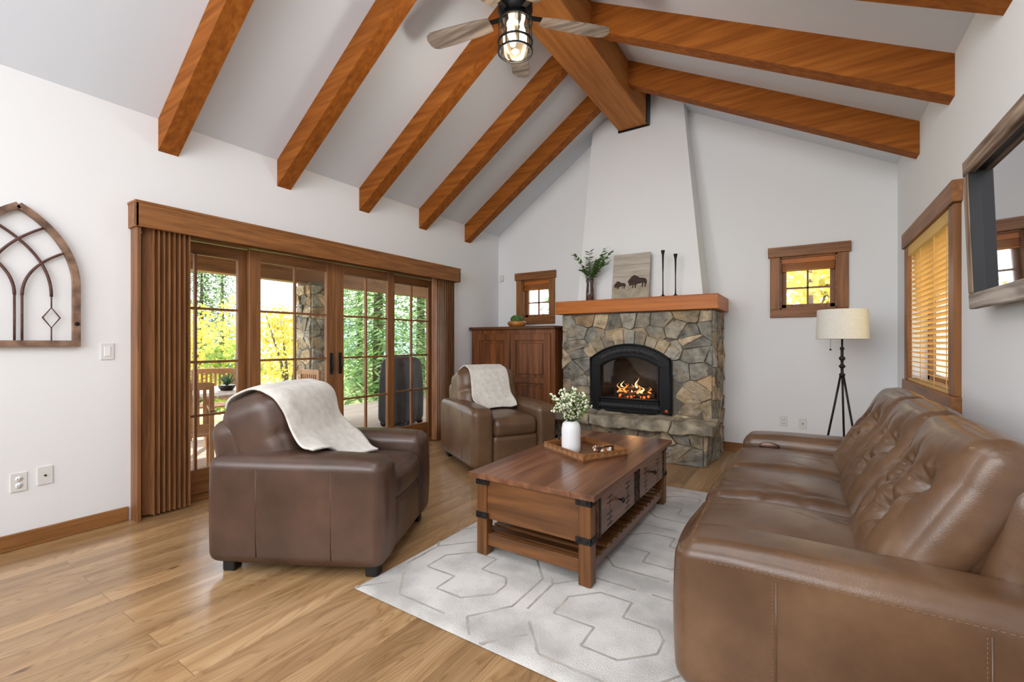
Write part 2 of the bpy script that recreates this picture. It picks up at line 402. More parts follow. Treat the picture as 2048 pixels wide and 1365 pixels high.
tag(b.build('wall_chimney',M['wall']),'tapering white plaster chimney breast above the mantel','wall',kind='structure')
# ------------------------------------------------------------------ beams
names=['nearest to the viewer, above the arched wall decor','second from the viewer','in the middle, passing behind the fan','second from the fireplace','nearest to the fireplace']
for y,nmx in zip([1.445,2.352,3.26,4.165,5.07],names):
    b=MB(); x0,x1=XL,-1.98
    b.prism([(x0,cz(x0)+.01),(x1,cz(x1)+.01),(x1,cz(x1)-.25),(x0,cz(x0)-.24)],t3,y-.065,y+.065)
    tag(b.build('ceiling_beam',M['beam']),'stained rafter on the sliding door slope, '+nmx,'beam',group='rafters of the vaulted ceiling')
names=['at the top edge of the view','in the middle of the three','nearest to the fireplace gable']
for y,nmx in zip([2.93,3.87,4.88],names):
    b=MB(); x0,x1=-1.64,XR
    b.prism([(x0,cz(x0)+.01),(x1,cz(x1)+.01),(x1,cz(x1)-.26),(x0,cz(x0)-.26)],t3,y-.068,y+.068)
    tag(b.build('ceiling_beam',M['beam']),'stained rafter on the sofa side slope, '+nmx,'beam',group='rafters of the vaulted ceiling')
rt=thing('ridge_beam','thick stained ridge beam running along the peak to the chimney','beam',(XA,5.6,3.98))
b=MB(); b.box(-.18,.2,-8.1,0,0,.42,.006); b.build('beam',M['ridge'],rt)
b=MB(); b.box(-.19,.21,-.02,.03,-.02,.4); b.box(.195,.21,-.12,-.02,-.02,.4); b.build('steel_bracket',M['black'],rt)
# ------------------------------------------------------------------ small gable windows
def small_window(name,xc,hw,label):
    r=thing(name,label,'window',(xc,YB,0),kind='structure')
    o=hw+.095
    b=MB(); b.box(-o-.02,o+.02,-.045,0,2.22,2.33,.004); b.build('header_casing',M['trimx'],r)
    b=MB(); b.box(-o,o,-.03,0,1.55,1.64,.004); b.build('sill_casing',M['trimx'],r)
    for s in (-1,1):
        b=MB(); b.box(min(s*hw,s*o),max(s*hw,s*o),-.03,0,1.64,2.22,.004); b.build('side_casing',M['trimz'],r)
    b=MB()
    b.box(-hw,-hw+.015,0,.16,WZ0,WZ1);b.box(hw-.015,hw,0,.16,WZ0,WZ1);b.box(-hw,hw,0,.16,WZ0,WZ0+.015);b.box(-hw,hw,0,.16,WZ1-.015,WZ1)
    b.build('jamb',M['trimx'],r)
    b=MB(); a=hw-.015; z0,z1=WZ0+.015,WZ1-.015
    b.box(-a,-a+.045,.08,.12,z0,z1,.003);b.box(a-.045,a,.08,.12,z0,z1,.003);b.box(-a,a,.08,.12,z0,z0+.045,.003);b.box(-a,a,.08,.12,z1-.045,z1,.003)
    b.box(-.009,.009,.085,.115,z0,z1); zm=(z0+z1-.1)/2; b.box(-a,a,.085,.115,zm-.009,zm+.009)
    b.build('sash',M['doorz'],r)
    b=MB(); b.box(-a+.04,a-.04,.098,.102,z0+.04,z1-.04); b.build('pane',M['glass'],r)
    b=MB(); b.box(-a,a,.02,.07,z1-.055,z1,.004)
    for k in range(7): b.box(-a+.005,a-.005,.02,.07,z1-.065-k*.009,z1-.06-k*.009)
    b.box(-a+.005,a-.005,.02,.07,z1-.14,z1-.125,.003)
    b.build('raised_blind',M['mantel'],r)
small_window('window_1',W1[0],W1[1],'small wood framed window above the dark armoire')
small_window('window_2',W2[0],W2[1],'small wood framed window above the floor lamp')
r=thing('window_3','tall wood framed window with wooden slat blind on the sofa wall','window',(XR,(RY0+RY1)/2,0),kind='structure')
h=(RY1-RY0)/2
b=MB(); b.box(-.05,0,-h-.15,h+.15,RZ1,RZ1+.13,.004); b.build('header_casing',M['trimy'],r)
b=MB(); b.box(-.05,0,-h-.13,h+.13,RZ0-.1,RZ0,.004); b.build('sill_casing',M['trimy'],r)
for s in (-1,1):
    b=MB(); b.box(-.035,0,min(s*h,s*(h+.12)),max(s*h,s*(h+.12)),RZ0,RZ1,.004); b.build('side_casing',M['trimz'],r)
b=MB(); b.box(.1,.14,-h,-h+.06,RZ0,RZ1);b.box(.1,.14,h-.06,h,RZ0,RZ1);b.box(.1,.14,-h,h,RZ0,RZ0+.06);b.box(.1,.14,-h,h,RZ1-.06,RZ1);b.box(.1,.14,-.03,.03,RZ0,RZ1)
b.build('sash',M['doorz'],r)
b=MB(); b.box(.118,.122,-h+.05,h-.05,RZ0+.05,RZ1-.05); b.build('pane',M['glass'],r)
b=MB(); b.box(-.03,.05,-h+.005,h-.005,RZ1-.09,RZ1,.006)
n=26
for k in range(n):
    z=RZ0+.04+k*(RZ1-.12-RZ0)/n
    b.box(-.022,.022,-h+.01,h-.01,-.0014,.0014,M=T(.01,0,z)@RY(24))
b.box(-.03,.04,-h+.01,h-.01,RZ0,RZ0+.02,.004)
for yy in (-h+.12,-h*.33,h*.33,h-.12): b.box(-.02,-.018,yy-.009,yy+.009,RZ0,RZ1-.05)
b.build('wooden_blind',leaf_mat('blind_wood',.55,S(248,222,170)),r)
# ------------------------------------------------------------------ sliding doors
b=MB()
b.box(XL-.17,XL+.0,DY0,DY0+.03,0,DZ,.002);b.box(XL-.17,XL,DY1-.03,DY1,0,DZ,.002);b.box(XL-.17,XL,DY0,DY1,DZ-.035,DZ,.002);b.box(XL-.17,XL-.0,DY0,DY1,0,.025,.002)
tag(b.build('trim_1',M['doory']),'brown wooden jamb and threshold around the sliding glass doors','door frame',kind='structure')
def panel(name,y0,y1,x,label,handle=None):
    r=thing(name,label,'glass door',(x,y0,.026),kind='structure'); w=y1-y0; H=2.07; st=.1
    b=MB(); b.box(-.022,.022,0,st,0,H,.004);b.box(-.022,.022,w-st,w,0,H,.004); b.build('stiles',M['doorz'],r)
    b=MB(); b.box(-.021,.021,st,w-st,H-.1,H,.004);b.box(-.021,.021,st,w-st,0,.2,.004); b.build('rails',M['doory'],r)
    b=MB(); ym=w/2; b.box(-.014,.014,ym-.010,ym+.010,.2,H-.1)
    for k in range(1,4):
        z=.2+(H-.3)*k/4; b.box(-.0135,.0135,st,w-st,z-.010,z+.010)
    b.build('muntins',M['doorz'],r)
    b=MB(); b.box(-.002,.002,st-.01,w-st+.01,.19,H-.09); b.build('pane',M['glass'],r)
    if handle is not None:
        yy=.05 if handle<0 else w-.05
        b=MB(); b.box(.022,.03,yy-.02,yy+.02,.92,1.14,.003); b.tube([(.03,yy,.95),(.055,yy,.97),(.055,yy,1.09),(.03,yy,1.11)],.007); b.build('handle',M['iron'],r)
panel('door_1',1.25,2.10,XL-.13,'fixed glass door panel beside the left stack of brown vanes')
panel('door_2',2.06,2.925,XL-.06,'sliding glass door panel behind the front armchair',1)
panel('door_3',2.93,3.73,XL-.06,'sliding glass door panel showing the green conifer',-1)
panel('door_4',3.70,4.48,XL-.13,'fixed glass door panel beside the right vanes, grill behind it')
b=MB(); b.box(XL+.125,XL+.145,1.2,4.74,2.09,2.265,.004); b.box(XL,XL+.145,1.2,1.22,2.09,2.265,.003); b.box(XL,XL+.145,4.72,4.74,2.09,2.265,.003); b.box(XL,XL+.15,1.195,4.745,2.255,2.275,.003)
tag(b.build('valance',M['val']),'long brown wooden valance box above the sliding doors','valance')
def vanes(y0,y1,n,label,ang):
    b=MB()
    for k in range(n):
        y=y0+(y1-y0)*(k+.5)/n
        P=[]
        for i in range(7):
            u=i/6-.5
            P.append((u*.085,.012*math.cos(u*PI)))
        poly=P+[(p[0],p[1]-.004) for p in P[::-1]]
        MM=T(XL+.075,y,0)@RZ(ang(k))
        b.prism(poly,lambda p,d:(p[0],p[1],d),.02,2.12,M=MM)
    return tag(b.build('vertical_blind',M['vane']),label,'blind')
vanes(1.28,1.54,8,'stack of brown vertical vanes at the left end of the sliding doors',lambda k:38)
vanes(4.28,4.66,9,'stack of brown vertical vanes at the right end of the sliding doors',lambda k:5)
b=MB(); b.box(XL,XL+.12,1.215,1.24,0,2.1,.003); tag(b.build('trim_2',M['doorz']),'flat brown board standing left of the vertical vanes','trim',kind='structure')
# ------------------------------------------------------------------ wall plates
def plate(kind,loc,label,cat,rotz,ports):
    r=thing(kind,label,cat,loc,rotz)
    b=MB(); b.box(-.036,.036,-.007,.002,-.058,.058,.002); b.build('cover_plate',M['white'],r)
    if ports=='switch':
        b=MB(); b.box(-.017,.017,-.011,-.005,-.034,.034,.002); b.build('rocker',M['ceramic'],r)
    elif ports=='outlet':
        for s in (-1,1):
            b=MB(); b.lathe([(.0165,0),(.0165,.004),(0,.004)],16,M=T(0,-.006,s*.02)@RX(90)); so=b.build('socket',M['ceramic'],r)
            for q in (-1,1):
                b=MB(); b.box(q*.006-.001,q*.006+.001,-.0112,-.0095,s*.02-.004,s*.02+.005); b.build('slot',M['blackp'],so)
    else:
        b=MB(); b.lathe([(.006,0),(.006,.008),(0,.008)],10,M=T(0,-.006,0)@RX(90)); b.build('jack',M['iron'],r)
plate('light_switch',(XL,1.085,1.21),'white rocker light switch between the arch decor and the doors','light switch',R(90),'switch')
plate('wall_outlet',(XL,.665,.41),'white double outlet low on the left wall, under the arch decor','outlet',R(90),'outlet')
plate('cable_plate',(XL,.78,.425),'white cable jack plate beside the outlet on the left wall','wall plate',R(90),'jack')
plate('wall_outlet',(-.2,YB,.40),'white double outlet on the gable wall right of the fireplace','outlet',0,'outlet')
plate('cable_plate',(-.02,YB,.385),'white cable jack plate on the gable wall behind the sofa arm','wall plate',0,'jack')
b=MB(); b.rbox((.06,.05,.1),.015,(6,6,6),M=T(-3.99,5.828,2.28)); tag(b.build('motion_sensor',M['white']),'small white motion sensor in the corner above the armoire','sensor')
# ------------------------------------------------------------------ arched wall decor
r=thing('arch_wall_decor','gothic arch wall decor with rust brown wooden frame and metal tracery','wall decor',(XL+.022,.66,1.265))
W=.262; sp=.38; ap=.85
def arcp(s,w=W,z0=sp,z1=ap,x=0):
    P=[]; dh=z1-z0; Rr=(w*w+dh*dh)/(2*w); c=s*(w-Rr)
    for i in range(17):
        z=z0+dh*i/16; P.append((x,c+s*math.sqrt(max(Rr*Rr-(z-z0)**2,0)),z))
    return P
rm=mat('weathered_wood',S(84,60,48),S(158,126,104),scale=14,rough=.8,bump=.6)
for s in (-1,1):
    b=MB(); b.tube([(0,s*W,0)]+arcp(s),.026,4,sm=False,rot=PI/4); b.build('side_frame',rm,r)
b=MB(); b.tube([(0,-W-.018,0),(0,W+.018,0)],.028,4,sm=False,rot=PI/4); b.build('bottom_frame',rm,r)
ir=mat('rusty_iron',S(78,52,46),S(108,76,66),scale=30,rough=.7,metal=.3)
def interp_arc(y0,z0,y1,z1,bul,n=16):
    return [(0,(1-t)**2*y0+2*(1-t)*t*(y0+bul)+t*t*y1,(1-t)**2*z0+2*(1-t)*t*(z0+(z1-z0)*.62)+t*t*z1) for t in [i/n for i in range(n+1)]]
for q in (-.016,.016):
    b=MB(); b.tube([(0,q,0),(0,q,.30)],.0065,6); b.build('center_bar',ir,r)
for s in (-1,1):
    b=MB(); b.tube(interp_arc(s*.016,.30,s*.225,.60,s*.0),.0085,6); b.build('tracery_arc',ir,r)
    b=MB(); b.tube(interp_arc(s*.145,.30,-s*.115,.735,-s*.0),.0085,6); b.build('tracery_arc',ir,r)
    b=MB(); b.tube([(0,s*.145,0),(0,s*.145,.10)],.004,6); b.tube([(0,s*.145,.10),(0,s*.145+.04,.165),(0,s*.145,.23),(0,s*.145-.04,.165)],.005,6,closed=True); b.tube([(0,s*.145,.23),(0,s*.145,.31)],.004,6); b.build('diamond_bar',ir,r)
b=MB(); b.sphere((.02,W-.0,.13),.013); b.build('knob',M['black'],r)
# ------------------------------------------------------------------ fireplace
def clip(poly,p,nrm):
    out=[]
    for i in range(len(poly)):
        a=poly[i];c=poly[(i+1)%len(poly)]
        da=(a[0]-p[0])*nrm[0]+(a[1]-p[1])*nrm[1]; dc=(c[0]-p[0])*nrm[0]+(c[1]-p[1])*nrm[1]
        if da<=0: out.append(a)
        if (da<0<dc) or (dc<0<da):
            t=da/(da-dc); out.append((a[0]+(c[0]-a[0])*t,a[1]+(c[1]-a[1])*t))
    return out
PAL=[S(144,139,126),S(164,157,142),S(174,158,130),S(132,123,109),S(124,121,112),S(184,166,138),S(150,136,112),S(154,150,138),S(168,142,110),S(132,128,117),S(145,142,131)]
def stones(b,w,h,cell,to3,rise=.035,skip=None,seed=1,ar=1.25):
    rnd=random.Random(seed); sites=[]
    nx=max(1,round(w/(cell*ar))); ny=max(1,round(h/cell))
    for j in range(ny):
        for i in range(nx+ (1 if j%2 else 0)):
            if rnd.random()<.12 and nx>4: continue
            x=(i+.5-(.5 if j%2 else 0))*w/nx+rnd.uniform(-.48,.48)*w/nx; y=(j+.5)*h/ny+rnd.uniform(-.45,.45)*h/ny
            sites.append((x,y))
    AN=1.35
    for s in sites:
        poly=[(0,0),(w,0),(w,h),(0,h)]
        for q in sites:
            if q is s: continue
            dx,dy=q[0]-s[0],q[1]-s[1]
            if dx*dx+dy*dy>(cell*5)**2: continue
            poly=clip(poly,((s[0]+q[0])/2,(s[1]+q[1])/2),(dx,dy*AN*AN))
            if len(poly)<3: break
        if len(poly)<3: continue
        cx=sum(p[0] for p in poly)/len(poly); cyy=sum(p[1] for p in poly)/len(poly)
        if skip and (skip(cx,cyy,poly)): continue
        pts=[]
        for i in range(len(poly)):
            a=poly[i];c=poly[(i+1)%len(poly)]
            L=math.hypot(a[0]-c[0],a[1]-c[1])
            if L<.012: continue
            for t in ((0.03,.35,.68,.97) if L>.06 else (.5,)):
                pts.append((a[0]+(c[0]-a[0])*t,a[1]+(c[1]-a[1])*t))
        if len(pts)<4: continue
        R0=sum(math.hypot(p[0]-cx,p[1]-cyy) for p in pts)/len(pts)
        def sc(k,j=0): return [(cx+(p[0]-cx)*k+rnd.uniform(-j,j),cyy+(p[1]-cyy)*k+rnd.uniform(-j,j)) for p in pts]
        g=1-.003/max(R0,.02)
        hh=rise*rnd.uniform(.4,1.4)
        tx,ty=rnd.uniform(-.2,.2),rnd.uniform(-.2,.2)
        r0=sc(g,.003); r1=sc(g*.995,.003); r2=sc(g*.95,.005); r3=sc(g*.5,.014)
        n=len(pts); vs=[to3(p[0],p[1],-.005) for p in r0]
        vs+=[to3(p[0],p[1],hh*.75) for p in r1]
        vs+=[to3(p[0],p[1],hh*.98+(p[0]-cx)*tx+(p[1]-cyy)*ty+rnd.uniform(-.003,.003)) for p in r2]
        vs+=[to3(p[0],p[1],hh*1.02+(p[0]-cx)*tx+(p[1]-cyy)*ty+rnd.uniform(-.008,.008)) for p in r3]
        fs=[]
        for q in range(3):
            for i in range(n):
                k=(i+1)%n; fs.append([q*n+i,q*n+k,(q+1)*n+k,(q+1)*n+i])
        fs.append([3*n+i for i in range(n)])
        c=rnd.choice(PAL); f=rnd.uniform(.8,1.25)
        b.add(vs,fs,1,False,(c[0]*f,c[1]*f,c[2]*f,1))
FX=-1.725
fp=thing('fireplace','rustic field stone fireplace with raised hearth and burning gas insert','fireplace',(FX,5.2,0))
bx0,bx1=-.875,.895; oz0,oz1,ow=.60,1.125,.36
b=MB()
b.box(bx0,-ow,0,.648,0,1.63);b.box(ow,bx1,0,.648,0,1.63);b.box(-ow,ow,0,.648,0,oz0);b.box(-ow,ow,0,.648,oz1,1.63);b.box(-ow,ow,.42,.648,oz0,oz1)
AR=.743; AZ=1.26-AR; RI=.593
def skipf(x,z,poly):
    X=x+bx0
    if abs(X)<.44 and .42<z<1.02: return True
    if math.hypot(X,z-AZ)<AR-.02 and z>1.0: return True
    return any(abs(p[0]+bx0)<ow+.02 and oz0-.02<p[1]<oz1+.01 for p in poly)
stones(b,bx1-bx0,1.62,.15,lambda x,y,d:(bx0+x,-d,y),.03,skipf,3)
stones(b,.64,1.62,.16,lambda x,y,d:(bx1+d,x,y),.02,None,5,1.0)
n=9; a0=math.atan2(1.08-AZ,.5)
for i in range(n):
    t0=a0+(PI-2*a0)*(i+.02)/n; t1=a0+(PI-2*a0)*(i+.98)/n
    ro=AR+random.uniform(.10,.19); ri=AR-.01; ro2=ro+random.uniform(-.03,.03)
    pts=[(ri*math.cos(t0),AZ+ri*math.sin(t0)),(ro*math.cos(t0),AZ+ro*math.sin(t0)),(ro*1.01*math.cos((t0+t1)/2),AZ+ro*1.01*math.sin((t0+t1)/2)),(ro2*math.cos(t1),AZ+ro2*math.sin(t1)),(ri*math.cos(t1),AZ+ri*math.sin(t1))]
    cx=sum(p[0] for p in pts)/5; czz=sum(p[1] for p in pts)/5
    p2=[(cx+(p[0]-cx)*.93,czz+(p[1]-czz)*.93) for p in pts]
    c=random.choice(PAL[1:9]); e_=random.uniform(-.008,.006)
    vs=[(p[0],0,p[1]) for p in pts]+[(p[0],-.034,p[1]) for p in pts]+[(p[0],-.044+e_-random.uniform(0,.004),p[1]) for p in p2]
    fs=[[q*5+k,q*5+(k+1)%5,(q+1)*5+(k+1)%5,(q+1)*5+k] for q in range(2) for k in range(5)]+[[10,11,12,13,14]]
    b.add(vs,fs,1,False,c)
b.build('stone_surround',[M['mortar'],M['stone']],fp)
b=MB(); b.box(-.84,.86,-.22,0.0,0,.36)
stones(b,1.3,.37,.15,lambda x,y,d:(-.84+x,-.22-d,y),.035,None,11)
b.box(.44,.86,-.30,-.2,0,.36)
stones(b,.42,.37,.2,lambda x,y,d:(.44+x,-.30-d,y),.04,None,14)
stones(b,.3,.37,.16,lambda x,y,d:(.86+d,-.30+x,y),.03,None,12)
b.build('hearth_base',[M['mortar'],M['stone']],fp)
xs=[-.86,-.36,.16,.54,.96]
for i in range(4):
    x0,x1=xs[i]+.003,xs[i+1]-.003
    f=lambda p,a,bb,c: p+Vector(noise.noise_vector(p*8+Vector((i*3,0,0))))*.03+Vector(noise.noise_vector(p*30))*.009
    b=MB(); b.rbox((x1-x0,.41 if i<2 else .44,.11),.008,(26,16,6),M=T((x0+x1)/2,(-.183 if i<2 else -.20)+random.uniform(-.01,.01),.393+random.uniform(-.008,.006)),fn=f)
    b.build('hearth_slab',M['slab'],fp)
b=MB(); b.box(-.945,.968,-.09,.65,1.63,1.79,.006); b.build('mantel',M['mantel'],fp)
ins=MB(); y0,y1=-.062,-.0
t3y=lambda p,d:(p[0],d,p[1])
zi=AZ+math.sqrt(RI*RI-.345**2)
ins.box(-.485,-.345,y0,y1,.455,zi,.002);ins.box(.345,.485,y0,y1,.455,zi,.002);ins.box(-.36,.36,y0,y1,.455,.62,.003)
def archp(r,zl,zc=AZ,n=24):
    a=math.asin((zl-zc)/r)
    return [(r*math.cos(a+(PI-2*a)*i/n),zc+r*math.sin(a+(PI-2*a)*i/n)) for i in range(n+1)]
zl=AZ+math.sqrt(AR*AR-.485**2)
outer=[(.485,zi)]+archp(AR,zl)+[(-.485,zi)]
inner=archp(RI,zi)
no=len(outer)
inr=[(.345,zi)]+inner+[(-.345,zi)]
vv=[(p[0],y0,p[1]) for p in outer]+[(p[0],y0,p[1]) for p in inr]+[(p[0],y1,p[1]) for p in outer]+[(p[0],y1,p[1]) for p in inr]
ff=[]
for i in range(no-1):
    ff.append([i,i+1,no+i+1,no+i]); ff.append([2*no+i,3*no+i,3*no+i+1,2*no+i+1]); ff.append([i,2*no+i,2*no+i+1,i+1]); ff.append([no+i,no+i+1,3*no+i+1,3*no+i])
ins.add(vv,ff)
ins.tube([(p[0]*.985,y0-.004,AZ+(p[1]-AZ)*.985) for p in archp(AR,zl)],.012,8)
ins.tube([(-.47,y0-.004,1.1),(-.47,y0-.004,.47),(.47,y0-.004,.47),(.47,y0-.004,1.1)],.01,8)
fi=ins.build('insert_frame',M['black'],fp)
steel=mat('grille_steel',S(92,92,94),rough=.4,metal=.8)
g=MB()
for i in range(30):
    t=PI/2-.52+1.04*i/29
    for s in (-1,1):
        r0,r1=AR-.115,AR-.04
        if abs(t+s*.03-PI/2)<.56: g.tube([(r0*math.cos(t),y0-.003,AZ+r0*math.sin(t)),(r1*math.cos(t+s*.035),y0-.003,AZ+r1*math.sin(t+s*.035))],.0035,5)
g.build('arch_grille',steel,fi)
g=MB()
for i in range(34):
    x=-.36+.72*i/33
    for s in (-1,1):
        if abs(x+s*.03)<=.37: g.tube([(x,y0-.003,.49),(x+s*.03,y0-.003,.56)],.0035,5)
g.build('lower_grille',steel,fi)
g=MB(); g.tube([(.34,y0-.004,.61)]+[(p[0],y0-.004,p[1]) for p in archp(RI,zi)]+[(-.34,y0-.004,.61)],.011,6,closed=True); g.build('door_rim',M['black'],fi)
g=MB(); g.lathe([(.022,0),(.022,.004),(0,.004)],18,M=T(.43,y0-.0,.50)@RX(90)); g.build('badge',mat('copper_badge',S(180,90,50),rough=.4,metal=.6),fi)
g=MB(); fd=mat('firebox_dark',S(28,24,22),S(52,44,38),scale=12,rough=.9)
g.box(-ow+.002,-ow+.01,0,.41,oz0,oz1);g.box(ow-.01,ow-.002,0,.41,oz0,oz1);g.box(-ow,ow,.4,.412,oz0,oz1);g.box(-ow,ow,0,.41,oz0,oz0+.01);g.box(-ow,ow,0,.41,oz1-.01,oz1)
g.build('firebox',fd,fp)
lg=mat('char_log',S(40,28,22),S(110,84,66),scale=18,rough=.95,bump=.8)
for (a,c,rr) in [((-.25,.2,.645),(.22,.26,.65),.035),((-.18,.12,.65),(.24,.16,.64),.03),((-.2,.22,.70),(.08,.12,.72),.028),((.2,.26,.70),(-.02,.13,.715),.026)]:
    g=MB(); A=Vector(a);C_=Vector(c)
    P=[A.lerp(C_,i/6)+Vector((0,0,random.uniform(-.006,.006))) for i in range(7)]
    g.tube(P,[rr*random.uniform(.85,1.1) for _ in P],9); g.build('log',lg,fp)
g=MB()
for k in range(40): g.sphere((random.uniform(-.2,.2),random.uniform(.08,.26),.622+random.uniform(0,.02)),random.uniform(.008,.018),6,4)
g.build('embers',emis('ember_glow',(1,.16,.03,1),1.8),fp)['kind']='stuff'
fo=emis('flame_orange',(1,.28,.05,1),2.0); fy=emis('flame_yellow',(1,.66,.32,1),2.6)
for k in range(13):
    x=random.uniform(-.2,.17); yq=random.uniform(.1,.24); hh=random.uniform(.08,.22)*(1-abs(x)*1.6); w=random.uniform(.007,.014)
    g=MB(); P=[(x+.02*math.sin(i*.8+k),yq,.66+hh*i/10) for i in range(11)]
    g.tube(P,[max(.001,w*math.sin(PI*min(.98,(i/10)**.6*.9+.12))) for i in range(11)],7)
    g.build('flame',fy if k%3==0 else fo,fp)
g=MB(); g.prism([(.345,.605)]+archp(RI+.004,zi)+[(-.345,.605)],t3y,-.03,-.026); g.build('fire_glass',M['cglass'],fi)
# ------------------------------------------------------------------ armoire
r=thing('armoire','dark cherry stained two door cabinet between sliding doors and fireplace','cabinet',(-3.352,5.12,0))
w=.675
b=MB(); b.box(-w,w,0,.68,.08,1.45,.004); b.box(-w+.04,w-.04,.02,.66,0,.08); b.build('body',M['armo'],r)
b=MB(); b.box(-w-.025,w+.015,-.04,.7,1.45,1.49,.008); b.build('top',M['armox'],r)
for s in (-1,1):
    x0,x1=(-w+.06,-.005) if s<0 else (.005,w-.06)
    b=MB(); z0,z1=.16,1.39
    b.box(x0,x0+.085,-.024,0,z0,z1,.004);b.box(x1-.085,x1,-.024,0,z0,z1,.004)
    for a,c in ((z0,z0+.09),((z0+z1)/2-.04,(z0+z1)/2+.04),(z1-.09,z1)): b.box(x0+.085,x1-.085,-.024,0,a,c,.004)
    for a,c in ((z0+.09,(z0+z1)/2-.04),((z0+z1)/2+.04,z1-.09)):
        b.box(x0+.085,x1-.085,-.004,0,a,c); b.box(x0+.115,x1-.115,-.019,-.003,a+.035,c-.035,.013)
    d=b.build('door',M['armo'],r)
    b=MB(); xx=-.045 if s<0 else .045; b.lathe([(.006,0),(.006,.012),(.014,.018),(.016,.026),(.008,.032),(0,.033)],14,M=T(xx,-.022,.8)@RX(90)); b.build('knob',M['black'],d)
r=thing('cactus_planter','round green cactus in a low amber glazed bowl on the armoire','plant',(-3.42,5.38,1.49))
b=MB(); b.lathe([(.06,0),(.11,.015),(.135,.045),(.13,.075),(.115,.085),(.105,.08),(.1,.06),(0,.06)],28); b.build('bowl',mat('amber_glaze',S(150,84,30),S(196,134,60),scale=8,rough=.2,coat=.5),r)
b=MB(); b.lathe([(.0,.0),(.06,.01),(.088,.05),(.08,.09),(.045,.118),(0,.122)],40,c=(0,0,.05),rf=lambda a,z:1+.07*math.cos(10*a)); b.build('cactus',mat('cactus_green',S(48,88,40),S(90,130,60),scale=20,rough=.7),r)
# ------------------------------------------------------------------ mantel things
mz=1.79
r=thing('greenery_vase','tall leafy green branches in a brown glass vase on the mantel','vase',(-2.24,5.22,mz))
b=MB(); b.lathe([(.042,0),(.052,.01),(.05,.12),(.042,.2),(.05,.25),(.054,.27),(.048,.265),(.042,.2),(.046,.12),(.042,.02),(0,.018)],24); b.build('vase',mat('smoky_vase',S(52,38,32),S(90,70,60),scale=6,rough=.15,coat=.6),r)
b=MB(); lf=MB(); rd=random.Random(5)
for k in range(18):
    a=rd.uniform(0,2*PI); L=rd.uniform(.06,.34); ou=rd.uniform(.05,.30)
    P=cr([(0,0,.12),(.3*ou*math.cos(a),.3*ou*math.sin(a)*.5,.12+.17+L*.3),(ou*math.cos(a),ou*math.sin(a)*.4,.30+L)],10)
    b.tube(P,.0025,5)
    for i in range(4,11):
        for s in (-1,1):
            p=P[i]; d=Vector((math.cos(a+s*1.1),math.sin(a+s*1.1)*.7,rd.uniform(.1,.7))).normalized(); w=Vector((-d.y,d.x,rd.uniform(-.4,.4))).normalized()
            l=rd.uniform(.05,.09); g_=rd.uniform(.6,1.2); c=S(104,136,78); c=(c[0]*g_,c[1]*g_,c[2]*g_,1)
            lf.add([p,p+d*l*.4+w*.019,p+d*l,p+d*l*.4-w*.019],[[0,1,2,3]],0,False,c)
b.build('stems',mat('stem_green',S(70,90,50),rough=.7),r); lf.build('leaves',M['leaf'],r,recalc=False)
r=thing('bison_picture','square wooden board picture of two dark bison leaning on the chimney','picture',(-1.745,5.235,mz))
Mt=RX(-9)
board=mat('picture_board',S(164,154,142),S(190,181,169),scale=3,rough=.7,stretch=(1,1,8),bump=.2)
b=MB()
for k in range(4): b.box(-.225,.225,0,.02,.14*k+.001,.14*k+.139,.002,M=Mt)
b.build('board',board,r)
b=MB(); b.box(-.222,.222,-.002,.0,.02,.17,M=Mt); b.build('painted_grass',mat('painted_grass',S(146,134,112),S(178,170,152),scale=12,rough=.8),r)
bis=[(0.02,.28),(0.0,.36),(.05,.45),(.12,.52),(.2,.62),(.32,.68),(.45,.62),(.6,.52),(.78,.5),(.9,.46),(.96,.38),(.97,.2),(.93,.2),(.92,.02),(.86,.02),(.86,.22),(.8,.26),(.78,.02),(.72,.02),(.72,.24),(.5,.2),(.44,.16),(.42,.0),(.36,.0),(.36,.16),(.3,.14),(.29,.0),(.23,.0),(.24,.2),(.16,.12),(.08,.14),(.06,.22)]
bm_=mat('bison_paint',S(36,26,22),S(74,54,42),scale=30,rough=.8)
for (x0,z0,w) in ((-.03,.13,.235),(-.20,.125,.15)):
    b=MB(); b.prism([(x0+p[0]*w,z0+p[1]*w) for p in bis],t3y,-.004,-.0005,M=Mt); b.build('painted_bison',bm_,r)
for x,h,lb in ((-1.353,.53,'taller slim black candlestick on the mantel, next to the bison picture'),(-1.215,.475,'shorter slim black candlestick, last on the mantel')):
    b=MB(); b.lathe([(.04,0),(.042,.006),(.02,.014),(.008,.03),(.006,.1),(.006,h*.5),(.008,h*.62),(.01,h*.8),(.012,h-.05),(.021,h-.012),(.022,h),(.012,h),(0,h-.015)],18)
    tag(b.build('candlestick',M['black'],loc=(x,5.22,mz)),lb,'candlestick',group='black candlesticks on the mantel')
# ------------------------------------------------------------------ floor lamp
r=thing('floor_lamp','black tripod floor lamp with a cream drum shade','floor lamp',(.29,5.2,0))
b=MB(); b.lathe([(.205,1.305),(.205,1.31),(.195,1.57),(.195,1.578),(.19,1.578),(.19,1.57),(.2,1.31),(.2,1.305)],40); b.build('lamp_shade',M['shade'],r)
b=MB(); b.lathe([(.008,.95),(.022,.96),(.026,.975),(.012,.99),(.012,1.03),(.026,1.045),(.026,1.055),(.012,1.07),(.012,1.10),(.024,1.115),(.026,1.13),(.012,1.145),(.012,1.2),(.018,1.21),(.018,1.22),(.008,1.235),(.008,1.36)],16); b.build('pole',M['iron'],r)
for k in range(3):
    a=R(80+120*k); b=MB(); b.tube([(.012*math.cos(a),.012*math.sin(a),.97),(.06*math.cos(a),.06*math.sin(a),.7),(.19*math.cos(a),.19*math.sin(a),.005)],.009,8); b.build('leg',M['iron'],r)
